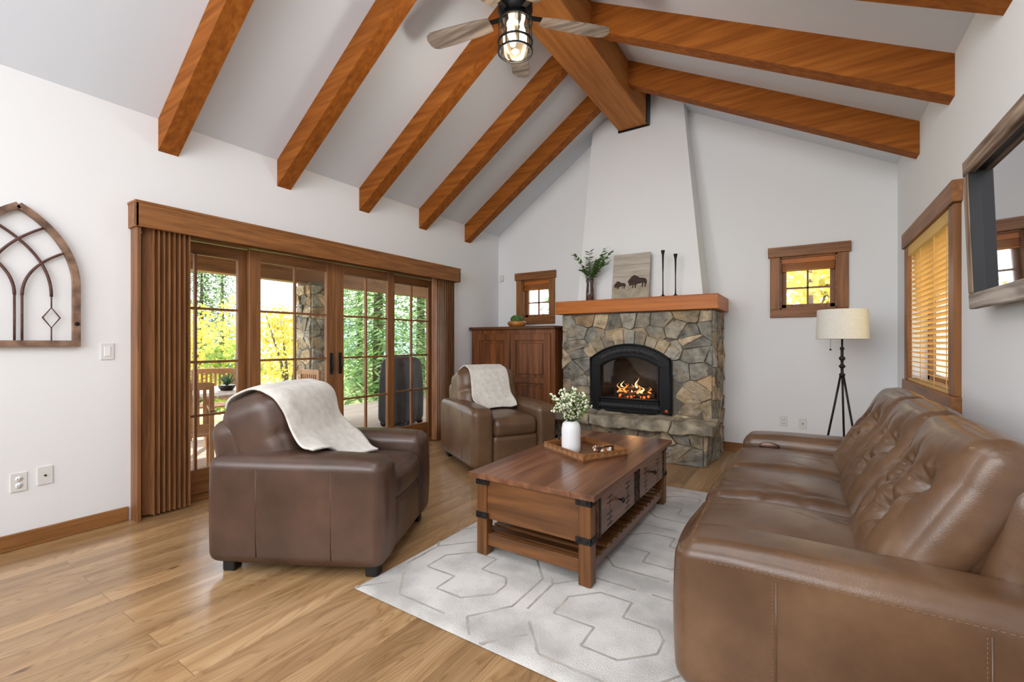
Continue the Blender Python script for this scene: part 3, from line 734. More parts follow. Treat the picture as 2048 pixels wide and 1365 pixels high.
b=MB(); b.tube([(-.09,-.03,1.32),(-.09,-.03,1.21)],.0015,5); b.sphere((-.09,-.03,1.205),.009); b.build('pull_chain',M['iron'],r)
b=MB(); b.sphere((0,0,1.42),.03,12,8); b.lathe([(.014,1.35),(.014,1.4)],10); b.build('bulb',M['ceramic'],r)
# ------------------------------------------------------------------ framed television
r=thing('television','flat glossy screen in a rustic reclaimed wood frame on the sofa wall','television',(XR,2.47,1.80))
Mt=T(-.09,0,0)@RY(-2)
rw=wood('reclaimed_wood_y',S(98,78,64),S(176,154,134),'y',scale=3.5,rough=.85,bump=1.0,lo=.35,hi=.65)
rwb=wood('reclaimed_wood_grey',S(116,102,92),S(194,184,174),'y',scale=3.5,rough=.85,bump=1.0,lo=.35,hi=.65)
rw2=wood('reclaimed_wood_z',S(94,74,60),S(168,144,124),'z',scale=3.5,rough=.85,bump=1.0,lo=.35,hi=.65)
HW,HH=.63,.365; fw=.075
for s in (-1,1):
    b=MB(); b.box(-.015,.015,-HW,HW,min(s*HH,s*(HH-fw)),max(s*HH,s*(HH-fw)),.004,M=Mt); b.build('frame_rail',rw if s>0 else rwb,r)
    b=MB(); b.box(-.015,.015,min(s*HW,s*(HW-fw)),max(s*HW,s*(HW-fw)),-HH+fw,HH-fw,.004,M=Mt); b.build('frame_stile',rw2,r)
a,c=HW-fw+.005,HH-fw+.005
b=MB(); b.box(-.008,.05,-a-.03,-a,-c-.03,c+.03,M=Mt);b.box(-.012,.05,a-.012,a+.03,-c-.03,c+.03,M=Mt);b.box(-.008,.05,-a,a,-c-.03,-c,M=Mt);b.box(-.008,.05,-a,a,c,c+.03,M=Mt);b.box(.045,.085,-.3,.3,-.2,.2,M=Mt)
b.build('housing',M['blackp'],r)
b=MB(); b.box(.030,.045,-a,a,-c,c,M=Mt)
sm_,nt,bb=nm('glossy_screen'); bb.inputs['Base Color'].default_value=(.56,.57,.60,1); bb.inputs['Metallic'].default_value=1; bb.inputs['Roughness'].default_value=.03
b.build('screen',sm_,r)
# ------------------------------------------------------------------ ceiling fan
r=thing('ceiling_fan','weathered wood blade ceiling fan with a caged lantern light','ceiling fan',(-1.82,2.84,3.98))
b=MB(); b.lathe([(0,0),(.075,0),(.07,-.03),(.03,-.05),(.016,-.055),(.016,-.10),(.03,-.11),(.1,-.125),(.13,-.15),(.13,-.23),(.1,-.26),(.07,-.275),(0,-.275)],32); b.build('motor_housing',M['black'],r)
bw=wood('weathered_blade',S(94,82,74),S(162,148,134),'x',scale=3,rough=.7,bump=.3)
for k in range(5):
    A=RZ(46+72.5*k)
    b=MB(); b.box(.09,.24,-.02,.02,-.262,-.25,.002,M=A); b.box(.2,.26,-.035,.035,-.268,-.26,.002,M=A); b.build('blade_arm',M['black'],r)
    P=[(.2,-.055),(.3,-.068),(.55,-.08),(.70,-.078),(.735,-.06),(.75,-.03),(.752,.03),(.735,.06),(.70,.078),(.55,.08),(.3,.068),(.2,.055)]
    b=MB(); b.prism(P,lambda p,d:(p[0],p[1],d),-.006,.006,M=A@T(0,0,-.272)@RX(10)); b.build('blade',bw,r)
b=MB(); b.lathe([(.0,-.275),(.1,-.275),(.108,-.29),(.1,-.305),(.0,-.305)],28)
for zz in (-.31,-.46,-.53):
    rr_=.125
    b.tube([(rr_*math.cos(2*PI*i/28),rr_*math.sin(2*PI*i/28),zz) for i in range(28)],.009 if zz<-.4 else .006,6,closed=True)
for i in range(8):
    a=2*PI*i/8; b.tube([(.1*math.cos(a),.1*math.sin(a),-.30),(.122*math.cos(a),.122*math.sin(a),-.315),(.125*math.cos(a),.125*math.sin(a),-.53)],.004,6)
b.build('lantern_cage',M['black'],r)
b=MB(); b.lathe([(.106,-.31),(.106,-.52),(.09,-.55),(0,-.56)],28); b.build('lantern_glass',glass_mat('seeded_glass',tint=(1,.97,.9,1),refl=1.0,rough=.1),r)
for k in range(3):
    a=2*PI*k/3+.4; b=MB(); b.lathe([(.012,-.305),(.012,-.34),(.022,-.37),(.028,-.41),(.018,-.45),(0,-.46)],12,c=(.052*math.cos(a),.052*math.sin(a),0)); b.build('bulb',emis('warm_bulb',(1,.74,.42,1),14),r)
# ------------------------------------------------------------------ recliner armchairs
def stitch_line(b,P,step=.012,r=.0016,mi=1):
    for a,c in zip(P[:-1],P[1:]):
        a=Vector(a);c=Vector(c);L=(c-a).length;n=max(1,int(L/step))
        for i in range(n): b.tube([a.lerp(c,(i+.15)/n),a.lerp(c,(i+.75)/n)],r,4,mi=mi)
def wrinkle(p,amp,seed=0,ax=2):
    q=Vector((p.x*5,p.y*9,p.z*5))+Vector((seed,seed*.7,0))
    t=noise.noise(q); w=1-min(1,abs(t)*6)
    return -amp*w*w*max(0,noise.noise(p*2.3+Vector((seed,3,1)))+.2)+amp*.4*noise.noise(p*4+Vector((seed,0,0)))
def armchair(name,label,loc,rz,lm,sd):
    r=thing(name,label,'armchair',loc,rz)
    for s in (-1,1):
        def fn(p,a,b_,c):
            k=max(0,a)**4; w=wrinkle(p,.003,sd+s)
            return p+Vector((.006*k*(1-c*c),b_*w*(1-abs(a)),-.012*k*max(0,c)+(w if c>.6 else 0)))
        b=MB(); b.rbox((1.0,.225,.585),.06,(48,18,34),(.012,.010,.012),M=T(0,s*.355,.352),fn=fn)
        ar=b.build('arm',lm,r)
        yo=s*(.355+.1125+.0075)
        for xx in (-.2,.22):
            b=MB(); b.tube([(xx,yo-s*.004,.11),(xx,yo,.35),(xx,yo-s*.004,.58)],.003,5)
            stitch_line(b,[(xx+.009,yo-s*.003,.12),(xx+.009,yo+s*.0005,.35),(xx+.009,yo-s*.003,.575)],r=.0007)
            b.build('seam',[lm,M['stitch']],ar)
        b=MB(); b.tube([(-.44,s*.464,.59),(.2,s*.466,.595),(.45,s*.461,.582)],.003,5); b.build('piping',lm,ar)
    b=MB(); b.rbox((.90,.50,.30),.03,(10,10,8),M=T(-.015,0,.22)); b.build('base',lm,r)
    b=MB(); b.rbox((.08,.49,.28),.03,(8,12,10),(.012,0,0),M=T(.455,0,.22)); b.build('footrest',lm,r)
    def fs_(p,a,b_,c): return p+Vector((0,0,wrinkle(p,.008,sd+5) if c>0 else 0))
    b=MB(); b.rbox((.72,.487,.19),.06,(40,32,10),(.02,0,.035),M=T(.14,0,.435),fn=fs_); b.build('seat_cushion',lm,r)
    def fb(p,a,b_,c):
        if c>.15: p=p+Vector((.03*math.sin(min(1,(c-.15)/.85)*PI)*max(0,a),0,0))
        if a>0: p=p-Vector((.015*math.exp(-((c-.1)/.07)**2)*max(0,a),0,0))
        return p+Vector((wrinkle(p,.005,sd+9),0,0))
    b=MB(); b.rbox((.36,.70,.62),.11,(20,34,36),(.035,.010,.015),M=T(-.285,0,.665)@RY(-22),fn=fb); b.build('backrest',lm,r)
    b=MB(); b.rbox((.26,.70,.74),.09,(12,24,24),(.01,.006,0),M=T(-.40,0,.47)@RY(-14)); b.build('back_panel',lm,r)
    for sx in (-.40,.42):
        for sy in (-.38,.38):
            b=MB(); b.box(sx-.035,sx+.035,sy-.035,sy+.035,0,.075,.006); b.build('foot',M['blackp'],r)
    return r
A1=R(28.2); A2=R(-30)
C1=(-2.53,1.79,0); C2=(-2.81,3.99,0)
ch1=armchair('armchair','brown leather recliner in front with throw slipping onto its arm',C1,A1,M['leather1'],1)
ch2=armchair('armchair','brown leather recliner beside the armoire and fireplace',C2,A2,M['leather2'],20)
def sheet(name,N,F,n,m,chair,loc,rz,label,seed=0,off=.010):
    vv=[];pp=[]
    for c in chair.children:
        if c.name.split('.')[0] in ('arm','backrest','back_panel','seat_cushion'):
            o=len(vv); vv+=[v.co.copy() for v in c.data.vertices]; pp+=[[o+i for i in p.vertices] for p in c.data.polygons]
    bvh=BVHTree.FromPolygons(vv,pp)
    A=cr(N,n);B=cr(F,n); G=[[None]*(m+1) for _ in range(n+1)]
    for i in range(n+1):
        for j in range(m+1):
            s=j/m; p=A[i].lerp(B[i],s)
            G[i][j]=p
    def push(p,full,extra):
        loc_,nr,_,_=bvh.find_nearest(p)
        d=(p-loc_).dot(nr)
        if full or d<off+extra: return loc_+nr*(off+extra)
        return p
    def smooth(k):
        nonlocal G
        for _ in range(k):
            H=[[None]*(m+1) for _ in range(n+1)]
            for i in range(n+1):
                for j in range(m+1):
                    if 0<i<n and 0<j<m: H[i][j]=G[i][j]*.3+(G[i-1][j]+G[i+1][j]+G[i][j-1]+G[i][j+1])*.175
                    elif 0<i<n: H[i][j]=G[i][j]*.5+(G[i-1][j]+G[i+1][j])*.25
                    elif 0<j<m: H[i][j]=G[i][j]*.5+(G[i][j-1]+G[i][j+1])*.25
                    else: H[i][j]=G[i][j]
            G=H
    for i in range(n+1):
        for j in range(m+1):
            p=G[i][j]; q=push(p,True,0); G[i][j]=p.lerp(q,.85)
    smooth(6)
    for _ in range(3):
        for i in range(n+1):
            for j in range(m+1): G[i][j]=push(G[i][j],False,0)
        smooth(2)
    for i in range(n+1):
        for j in range(m+1): G[i][j]=push(G[i][j],False,.002)
    vs=[]
    for i in range(n+1):
        for j in range(m+1):
            p=G[i][j]; loc_,nr,_,_=bvh.find_nearest(p)
            h_=.004+.007*noise.noise(p*5+Vector((seed,0,0)))+.0015*noise.noise(p*50)
            vs.append(p+nr*max(0,h_))
    fs=[[i*(m+1)+j,i*(m+1)+j+1,(i+1)*(m+1)+j+1,(i+1)*(m+1)+j] for i in range(n) for j in range(m)]
    b=MB(); b.add(vs,fs,0,True); o=b.build(name,M['fleece'],loc=loc,rotz=rz)
    md=o.modifiers.new('thick','SOLIDIFY'); md.thickness=.012; md.offset=1
    bm=bmesh.new(); bm.from_mesh(o.data)
    if sum((f.normal.z for f in bm.faces))<0: bmesh.ops.reverse_faces(bm,faces=bm.faces)
    bm.to_mesh(o.data); bm.free()
    return tag(o,label,'blanket')
sheet('throw_blanket',[(-.62,-.23,.90),(-.585,-.25,.97),(-.50,-.27,1.03),(-.38,-.30,1.04),(-.23,-.32,.98),(-.10,-.34,.86),(-.01,-.37,.74),(.08,-.39,.68)],
 [(-.68,.30,.84),(-.64,.32,.95),(-.54,.33,1.03),(-.40,.33,1.05),(-.23,.32,1.0),(-.07,.28,.87),(.08,.18,.73),(.28,.04,.60)],68,56,ch1,C1,A1,'cream fleece throw spread diagonally over the front armchair',seed=2)
sheet('throw_blanket',[(-.66,-.24,.82),(-.63,-.24,.94),(-.54,-.24,1.02),(-.40,-.24,1.05),(-.22,-.24,.99),(-.07,-.25,.84),(-.01,-.26,.70),(.08,-.27,.59)],
 [(-.66,.19,.82),(-.63,.19,.94),(-.54,.19,1.02),(-.40,.19,1.05),(-.22,.20,.99),(-.07,.21,.84),(-.01,.22,.70),(.08,.22,.59)],60,40,ch2,C2,A2,'cream fleece throw hanging straight over the armchair by the fireplace',seed=9)
# ------------------------------------------------------------------ sofa
r=thing('sofa','three seat tan leather reclining sofa with button tufted back','sofa',(.145,2.79,.0135),PI)
L3=M['leather3']; HL=1.18
AT=.59
for s in (-1,1):
    def fn(p,a,b_,c):
        k=max(0,a)**4; w=wrinkle(p,.003,31+s)
        return p+Vector((.006*k*(1-c*c),b_*w*(1-abs(a)),-.02*k*max(0,c)+(w if c>.6 else 0)))
    b=MB(); b.rbox((1.04,.25,AT-.06),.065,(60,20,34),(.008,.006,.010),M=T(.01,s*(HL-.125),(AT+.06)/2),fn=fn); ar=b.build('arm',L3,r)
    yo=s*(HL+.0055)
    for xx in (.22,-.25):
        b=MB(); b.tube([(xx,yo-s*.003,.10),(xx,yo,.32),(xx,yo-s*.004,AT-.075)],.003,5)
        stitch_line(b,[(xx+.009,yo-s*.001,.10),(xx+.009,yo+s*.001,.32),(xx+.009,yo-s*.002,AT-.075)],r=.001)
        b.build('seam',[L3,M['stitch']],ar)
    zz=AT-.055; b=MB()
    stitch_line(b,[(.47,yo-s*.008,zz-.012),(.3,yo-s*.001,zz),(-.1,yo-s*.0005,zz),(-.44,yo-s*.003,zz)],.016,r=.0011,mi=0)
    b.build('top_stitching',M['stitch'],ar)
b=MB(); b.rbox((.9,1.9,.32),.03,(10,20,8),M=T(.0,0,.22)); b.build('base',L3,r)
b=MB(); b.rbox((.24,1.99,.80),.08,(14,40,20),(.008,.004,0),M=T(-.385,0,.48)@RY(-9)); b.build('back_panel',L3,r)
sw=(2*HL-.5)/3
tufts=[(-.52,.30),(.0,.30),(.52,.30),(-.27,-.16),(.27,-.16)]
ghost=[(-.78,-.16),(.78,-.16),(-.55,-.62),(0,-.62),(.55,-.62)]
allt=tufts+ghost
segs=[(0,3),(1,3),(1,4),(2,4),(0,5),(2,6),(3,8),(4,8),(3,7),(4,9)]
BM=T(-.222,0,.655)@RY(-29)
HY_,HZ_=.31,.35
for k in range(3):
    yc=(k-1)*sw
    b=MB(); b.rbox((.1,sw-.01,.26),.04,(8,14,10),(.012,0,0),M=T(.455,yc,.21)); b.build('footrest',L3,r)
    def fs2(p,a,b_,c): return p+Vector((0,0,wrinkle(p,.012,40+7*k) if c>0 else 0))
    b=MB(); b.rbox((.76,sw-.006,.19),.08,(48,40,12),(.02,0,.05),M=T(.20,yc,.40),fn=fs2); b.build('seat_cushion',L3,r)
    e0=.05 if k==0 else 0; e1=.05 if k==2 else 0
    wd=sw-.008+e0+e1; yc2=yc+(e1-e0)/2
    def ft(p,a,b_,c):
        if a>-.1:
            w=min(1,(a+.1)/.6)*min(1,(1-abs(b_))/.15+.1)
            d=0
            for (ty,tz) in tufts:
                dd=((b_-ty)*HY_)**2+((c-tz)*HZ_)**2
                d+=.030*math.exp(-dd/(2*.013**2))+.044*math.exp(-dd/(2*.040**2))
                an=math.atan2((c-tz)*HZ_,(b_-ty)*HY_); rr=math.sqrt(dd)
                d+=.0045*math.cos(8*an+k+ty*7)*math.exp(-((rr-.045)/.027)**2)
            for (i,j) in segs:
                A=Vector((allt[i][0]*HY_,allt[i][1]*HZ_));B=Vector((allt[j][0]*HY_,allt[j][1]*HZ_));Q=Vector((b_*HY_,c*HZ_))
                t=max(0,min(1,(Q-A).dot(B-A)/(B-A).length_squared)); dl=(Q-(A+(B-A)*t)).length
                d+=(.014 if j<5 else .011*(1-t))*math.exp(-(dl/.011)**2)+(.012 if j<5 else .008*(1-t))*math.exp(-(dl/.032)**2)
            for (ty,tz) in tufts[:3]:
                if c>tz: d+=.012*math.exp(-(((b_-ty)*HY_)/.012)**2)*max(0,1-(c-tz)/.55)
            p=p-Vector((d*w,0,0))
            p=p+Vector((.003*noise.noise(Vector((b_*4,c*4,k*3)))*w,0,0))
        if c>.5: p=p+Vector((.010*math.sin(min(1,(c-.5)/.5)*PI)*(1 if a>0 else .3),0,0))
        return p
    b=MB(); b.rbox((.18,wd,.69),.075,(12,88,92),(.065,.003,.010),M=T(0,yc2,0)@BM,fn=ft); b.build('back_cushion',L3,r)
    for (ty,tz) in tufts:
        xs_=.09+.065*(1-ty*ty)*(1-tz*tz)-.074
        b=MB(); b.sphere((0,0,0),.011,10,6,sc=(.5,1,1),M=T(0,yc2,0)@BM@T(xs_+.004,ty*.5*wd,tz*.345)); b.build('tuft_button',L3,r)
b=MB()
b.lathe([(.0,0),(.03,0),(.034,.004),(.03,.008),(.0,.008)],20,M=T(.36,-(HL-.25)+.003,.51)@RX(-90)@Matrix.Scale(1.9,4,(1,0,0)))
b.build('control_button',mat('button_bronze',S(90,66,52),rough=.3,metal=.5),r)
for sx in (-.38,.46):
    for sy in (-1.1,1.1):
        b=MB(); b.box(sx-.035,sx+.035,sy-.035,sy+.035,0,.075,.006); b.build('foot',M['blackp'],r)
# ------------------------------------------------------------------ rug
RX0,RX1,RY0_,RY1_=-1.945,.62,1.50,4.08
b=MB(); nx,ny=100,104; vs=[]
for i in range(nx+1):
    for j in range(ny+1):
        x=RX0+(RX1-RX0)*i/nx; y=RY0_+(RY1_-RY0_)*j/ny
        e=min(i,nx-i,j,ny-j)
        z=.0125+.0008*noise.noise(Vector((x*9,y*9,0)))-(.009 if e==0 else 0)
        vs.append((x,y,z))
b.add(vs,[[i*(ny+1)+j,(i+1)*(ny+1)+j,(i+1)*(ny+1)+j+1,i*(ny+1)+j+1] for i in range(nx) for j in range(ny)],0,True)
b.box(RX0+.01,RX1-.01,RY0_+.01,RY1_-.01,.0005,.005)
def line(P):
    for a,c in zip(P[:-1],P[1:]):
        a=Vector((a[0],a[1],0));c=Vector((c[0],c[1],0)); d=(c-a); L=d.length; n=max(1,int(L/.03)); w=Vector((-d.y,d.x,0)).normalized()
        vs=[]
        for i in range(n+1):
            p=a.lerp(c,i/n)+Vector((noise.noise(Vector((i*.7,a.x*9,a.y*7))),noise.noise(Vector((i*.7,c.x*9,5))),0))*.004
            z=.0131+.0008*noise.noise(Vector((p.x*9,p.y*9,0)))
            ww=w*(.0062+.0035*noise.noise(Vector((i*1.3,a.x,c.y))))
            vs+=[p+ww+Vector((0,0,z)),p-ww+Vector((0,0,z))]
        b.add(vs,[[2*i,2*i+1,2*i+3,2*i+2] for i in range(n)],1,True)
for cx0 in (-1.54,-.74,.06):
    for cy0 in (1.92,2.77,3.62):
        # broken hexagons, stepped bars and short spurs
        line([(cx0+p[0],cy0+p[1]) for p in [(-.36,-.10),(-.36,.16),(-.20,.34),(.02,.34)]])
        line([(cx0+p[0],cy0+p[1]) for p in [(.10,.34),(.24,.34),(.37,.18),(.37,-.12),(.24,-.30)]])
        line([(cx0+p[0],cy0+p[1]) for p in [(-.30,-.18),(-.16,-.34),(.14,-.34)]])
        line([(cx0+p[0],cy0+p[1]) for p in [(-.24,-.06),(-.24,.10),(-.12,.22),(.04,.22),(.04,.08),(.20,.08),(.24,.02),(.24,-.08),(.12,-.20),(-.04,-.20),(-.04,-.06),(-.24,-.06)]])
        line([(cx0+p[0],cy0+p[1]) for p in [(.24,-.30),(.33,-.40)]])
        line([(cx0+p[0],cy0+p[1]) for p in [(-.36,.16),(-.40,.22)]])
        line([(cx0+p[0],cy0+p[1]) for p in [(-.40,-.42),(-.26,-.26)]])
rugm=mat('rug_pile',S(184,181,177),S(226,223,219),scale=3.5,rough=1,bump=.8,bscale=180,sheen=.25,bdist=.007,lo=.36,hi=.6,detail=10)
rugl=mat('rug_carving',S(162,156,149),S(194,188,181),scale=9,rough=1,bump=.4,bscale=200,bdist=.005)
tag(b.build('area_rug',[rugm,rugl]),'cream plush rug with carved geometric lines under the coffee table','rug')
# ------------------------------------------------------------------ coffee table
FZ=.0138
r=thing('coffee_table','brown wooden trunk style coffee table with iron corner brackets','coffee table',(-1.28,2.885,FZ))
HX,HY=.365,.745; H=.488; BZ=.215
b=MB()
for k in range(6):
    x0=-HX-.035+k*(2*HX+.07)/6; b.box(x0+.0004,x0+(2*HX+.07)/6-.0004,-HY-.035,HY+.035,H-.03,H,.001)
b.build('tabletop',M['taby'],r)
b=MB(); b.box(-HX+.012,HX-.012,-HY+.012,HY-.012,BZ,H-.03,.003); b.build('body',M['tabx'],r)
for sx in (-1,1):
    for sy in (-1,1):
        b=MB(); b.box(min(sx*HX,sx*(HX-.07)),max(sx*HX,sx*(HX-.07)),min(sy*HY,sy*(HY-.07)),max(sy*HY,sy*(HY-.07)),0,H-.03,.004)
        lg_=b.build('leg',M['tabz'],r)
        for z in (BZ+.02,H-.055):
            b=MB()
            x=sx*HX;y=sy*HY
            b.box(min(x+sx*.003,x-sx*.085),max(x+sx*.003,x-sx*.085),min(y,y+sy*.003),max(y,y+sy*.003),z-.018,z+.018)
            b.box(min(x,x+sx*.003),max(x,x+sx*.003),min(y+sy*.003,y-sy*.085),max(y+sy*.003,y-sy*.085),z-.018,z+.018)
            for q in (.02,.065):
                b.sphere((x-sx*q,y+sy*.004,z),.008,8,5); b.sphere((x+sx*.004,y-sy*q,z),.008,8,5)
            b.build('iron_bracket',M['iron'],lg_)
for s in (-1,1):
    b=MB(); b.box(-HX+.06,HX-.06,s*(HY-.035)-.018,s*(HY-.035)+.018,.055,.125,.003); b.build('shelf_rail',M['tabx'],r)
    b=MB(); b.box(s*(HX-.035)-.018,s*(HX-.035)+.018,-HY+.06,HY-.06,.055,.105,.003); b.build('shelf_rail',M['taby'],r)
b=MB()
for k in range(16):
    y=-HY+.11+k*(2*HY-.22)/15; b.box(-HX+.01,HX-.01,y-.029,y+.029,.105,.124,.003)
b.build('shelf_slats',M['tabx'],r)
for s in (-1,1):
    yc=s*.335
    b=MB(); b.box(HX-.014,HX+.004,yc-.315,yc+.315,BZ+.01,H-.045,.004); d=b.build('drawer',M['taby'],r)
    b=MB(); b.lathe([(.006,0),(.006,.012),(.016,.02),(.017,.028),(0,.036)],14,M=T(HX+.004,yc,.34)@RY(90)); b.build('knob',M['iron'],d)
    for q in (-.30,.30):
        b=MB()
        b.box(HX+.004,HX+.007,yc+q-.014,yc+q+.014,BZ+.01,H-.045)
        for z in (.24,.285,.33,.375,.42): b.sphere((HX+.008,yc+q,z),.005,6,4)
        b.build('drawer_strap',M['iron'],d)
    for q in (-.15,.15):
        b=MB()
        for z in (.25,.28,.31,.37,.40):
            b.box(HX+.0035,HX+.005,yc+q-.04,yc+q+.04,z-.003,z+.003)
        b.box(HX+.0035,HX+.0048,yc+q-.003,yc+q+.003,.25,.40)
        b.build('carving',M['blackp'],d)
TZ=FZ+H
r=thing('serving_tray','square wooden tray with geometric inlaid sides and metal handles on coffee table','tray',(-1.30,2.93,TZ),R(-28))
lw=mat('light_inlay',S(150,112,78),rough=.6)
b=MB(); b.box(-.23,.23,-.19,.19,0,.012,.002); b.build('tray_base',M['tabx'],r)
for s in (-1,1):
    b=MB(); b.box(-.23,.23,min(s*.19,s*.175),max(s*.19,s*.175),.012,.05,.002)
    for k in range(8):
        x=-.23+.46*(k+.5)/8
        b.prism([(x-.025,.016),(x+.025,.016),(x,.047)],lambda p,d:(p[0],d,p[1]),s*.19,s*.1912,mi=1)
    b.build('tray_side',[M['trimx'],lw],r)
    b=MB(); b.box(min(s*.23,s*.215),max(s*.23,s*.215),-.175,.175,.012,.05,.002)
    for k in range(6):
        y=-.175+.35*(k+.5)/6
        b.prism([(y-.025,.016),(y+.025,.016),(y,.047)],lambda p,d:(d,p[0],p[1]),s*.23,s*.2312,mi=1)
    b.build('tray_side',[M['trimx'],lw],r)
    b=MB(); b.tube([(s*.222,-.06,.05),(s*.235,-.055,.085),(s*.235,.055,.085),(s*.222,.06,.05)],.005,8); b.build('handle',M['iron'],r)
r=thing('flower_vase','ribbed white vase of small white blossoms on the wooden tray','vase',(-1.36,2.84,TZ+.012))
b=MB(); b.lathe([(.055,0),(.062,.006),(.064,.05),(.064,.16),(.058,.195),(.042,.212),(.036,.216),(.032,.21),(.04,.19),(.05,.1),(0,.02)],96,rf=lambda a,z:1+.03*abs(math.sin(14*a))); b.build('vase',M['ceramic'],r)
b=MB(); lf=MB(); fl=MB(); rd=random.Random(3)
for k in range(44):
    a=rd.uniform(0,2*PI); ou=rd.uniform(.02,.18); hh=.20+rd.uniform(.05,.21)*(1-ou*1.8)+.04
    P=cr([(0,0,.15),(.02*math.cos(a),.02*math.sin(a),.21),(ou*.6*math.cos(a),ou*.6*math.sin(a),(hh+.21)/2+.03),(ou*math.cos(a),ou*math.sin(a),hh)],9)
    b.tube(P,.0014,4)
    for i in range(4,10):
        for q in range(3):
            p=P[i]+Vector((rd.uniform(-.02,.02),rd.uniform(-.02,.02),rd.uniform(-.012,.02)))
            fl.sphere(p,rd.uniform(.005,.0095),6,4)
        for q in range(2):
            p=P[i]; d=Vector((rd.uniform(-1,1),rd.uniform(-1,1),rd.uniform(-.4,.6))).normalized(); w=Vector((-d.y,d.x,.2)).normalized(); l=rd.uniform(.03,.055); g_=rd.uniform(.7,1.2); c=S(120,152,84)
            lf.add([p,p+d*l*.45+w*.010,p+d*l,p+d*l*.45-w*.010],[[0,1,2,3]],0,False,(c[0]*g_,c[1]*g_,c[2]*g_,1))
b.build('stems',bpy.data.materials['stem_green'],r); lf.build('leaves',M['leaf'],r,recalc=False)
fl.build('blossoms',mat('blossom',S(240,240,214),rough=.8),r)['kind']='stuff'
r=thing('bead_strand','loop of brown and white wooden beads lying in the tray','beads',(-1.195,2.985,TZ+.012))
bdm=[mat('bead_brown',S(128,78,46),S(160,104,66),scale=20,rough=.5),mat('bead_white',S(226,220,208),rough=.6)]
for k in range(22):
    t=2*PI*k/22; rr=.062+.012*math.sin(3*t); z=.012 if k%2 else .013
    b=MB(); b.sphere((rr*math.cos(t),rr*.9*math.sin(t),z),.0105,10,7); b.build('bead',bdm[0] if k%3 else bdm[1],r)
b=MB(); b.tube([((.062+.012*math.sin(3*2*PI*k/44))*math.cos(2*PI*k/44),(.062+.012*math.sin(3*2*PI*k/44))*.9*math.sin(2*PI*k/44),.0125) for k in range(44)],.0015,5,closed=True); b.build('cord',bdm[1],r)
# ------------------------------------------------------------------ outside
deckm=mat('deck_boards',S(156,134,114),S(192,170,148),scale=2,rough=.8,stretch=(12,.6,1))
b=MB()
for k in range(26):
    x=-4.27-k*.145; b.box(x-.14,x,-1.5,9.5,-.12,-.03,.003)
tag(b.build('floor_deck',deckm),'weathered wooden deck outside the sliding doors','deck',kind='structure')
b=MB(); vs=[];n=40
for i in range(n+1):
    for j in range(n+1):
        x=-60+90*i/n;y=-30+100*j/n
        d=max(0,-8-x); z=-.5-.04*d+.25*noise.noise(Vector((x*.15,y*.15,0)))
        vs.append((x,y,z))
b.add(vs,[[i*(n+1)+j,(i+1)*(n+1)+j,(i+1)*(n+1)+j+1,i*(n+1)+j+1] for i in range(n) for j in range(n)],0,True)
tag(b.build('ground',mat('yard_grass',S(140,148,90),S(200,192,124),scale=1.2,rough=1)),'yellow green sloping yard beyond the deck','ground',kind='structure')
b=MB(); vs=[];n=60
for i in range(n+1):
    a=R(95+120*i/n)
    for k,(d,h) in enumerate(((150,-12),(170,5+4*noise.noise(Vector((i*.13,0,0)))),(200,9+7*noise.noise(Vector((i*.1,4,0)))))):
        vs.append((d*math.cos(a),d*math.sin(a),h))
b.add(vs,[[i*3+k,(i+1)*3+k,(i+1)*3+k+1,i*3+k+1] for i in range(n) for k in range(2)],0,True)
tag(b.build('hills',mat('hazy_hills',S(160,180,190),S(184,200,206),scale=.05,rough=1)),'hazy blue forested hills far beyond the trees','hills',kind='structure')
r=thing('porch_beam','brown porch roof beam outside above the deck','beam',(-6.6,3,2.2))
b=MB(); b.box(-.1,.1,-5,6,0,.3,.005); b.build('beam',M['doory'],r)
b=MB(); b.add([(-.3,-5,.32),(2.36,-5,.75),(2.36,6.5,.75),(-.3,6.5,.32),(-.3,-5,.37),(2.36,-5,.8),(2.36,6.5,.8),(-.3,6.5,.37)],[[0,1,2,3],[4,5,6,7],[0,1,5,4],[1,2,6,5],[2,3,7,6],[3,0,4,7]]); b.build('soffit',M['doory'],r)
r=thing('stone_pillar','field stone porch pillar outside behind the second glass door','pillar',(-6.6,4.33,-.05))
b=MB(); b.box(-.18,.18,-.18,.18,0,2.26)
stones(b,.36,2.22,.17,lambda x,y,d:(.18+d,-.18+x,y),.03,None,21,1.0); stones(b,.36,2.22,.17,lambda x,y,d:(-.18+x,-.18-d,y),.03,None,22,1.0)
b.build('masonry',[M['mortar'],M['stone']],r)
r=thing('patio_table','slatted teak patio table on the deck','table',(-5.85,2.3,-.03))
b=MB()
for k in range(9):
    y=-.5+k*.125; w=.75*math.sqrt(max(.15,1-(y/.62)**2)); b.box(-w,w,y-.055,y+.055,.72,.75,.004)
b.build('tabletop',mat('pale_teak',S(206,190,168),S(226,212,192),scale=6,rough=.7),r)  # tabletop colour is paler than the legs
for sx in (-.4,.4):
    for sy in (-.33,.33):
        b=MB(); b.box(sx-.03,sx+.03,sy-.03,sy+.03,0,.72,.004); b.build('leg',M['teak'],r)
for s in (-1,1):
    b=MB(); b.box(-.45,.45,s*.34-.02,s*.34+.02,.62,.72); b.build('apron',M['teak'],r)
ch=thing('patio_chair','teak slat back patio chair beyond the patio table','chair',(-6.92,2.98,-.03),R(-25),'teak chairs around the patio table')
b=MB()
for k in range(6): b.box(-.22+k*.078,-.155+k*.078,-.25,.25,.42,.44,.003)
b.build('seat',M['teak'],ch)
for sx,sy,hh in ((.22,-.24,.64),(.22,.24,.64),(-.24,-.24,.92),(-.24,.24,.92)):
    b=MB(); b.box(sx-.02,sx+.02,sy-.02,sy+.02,0,hh,.003); b.build('leg',M['teak'],ch)
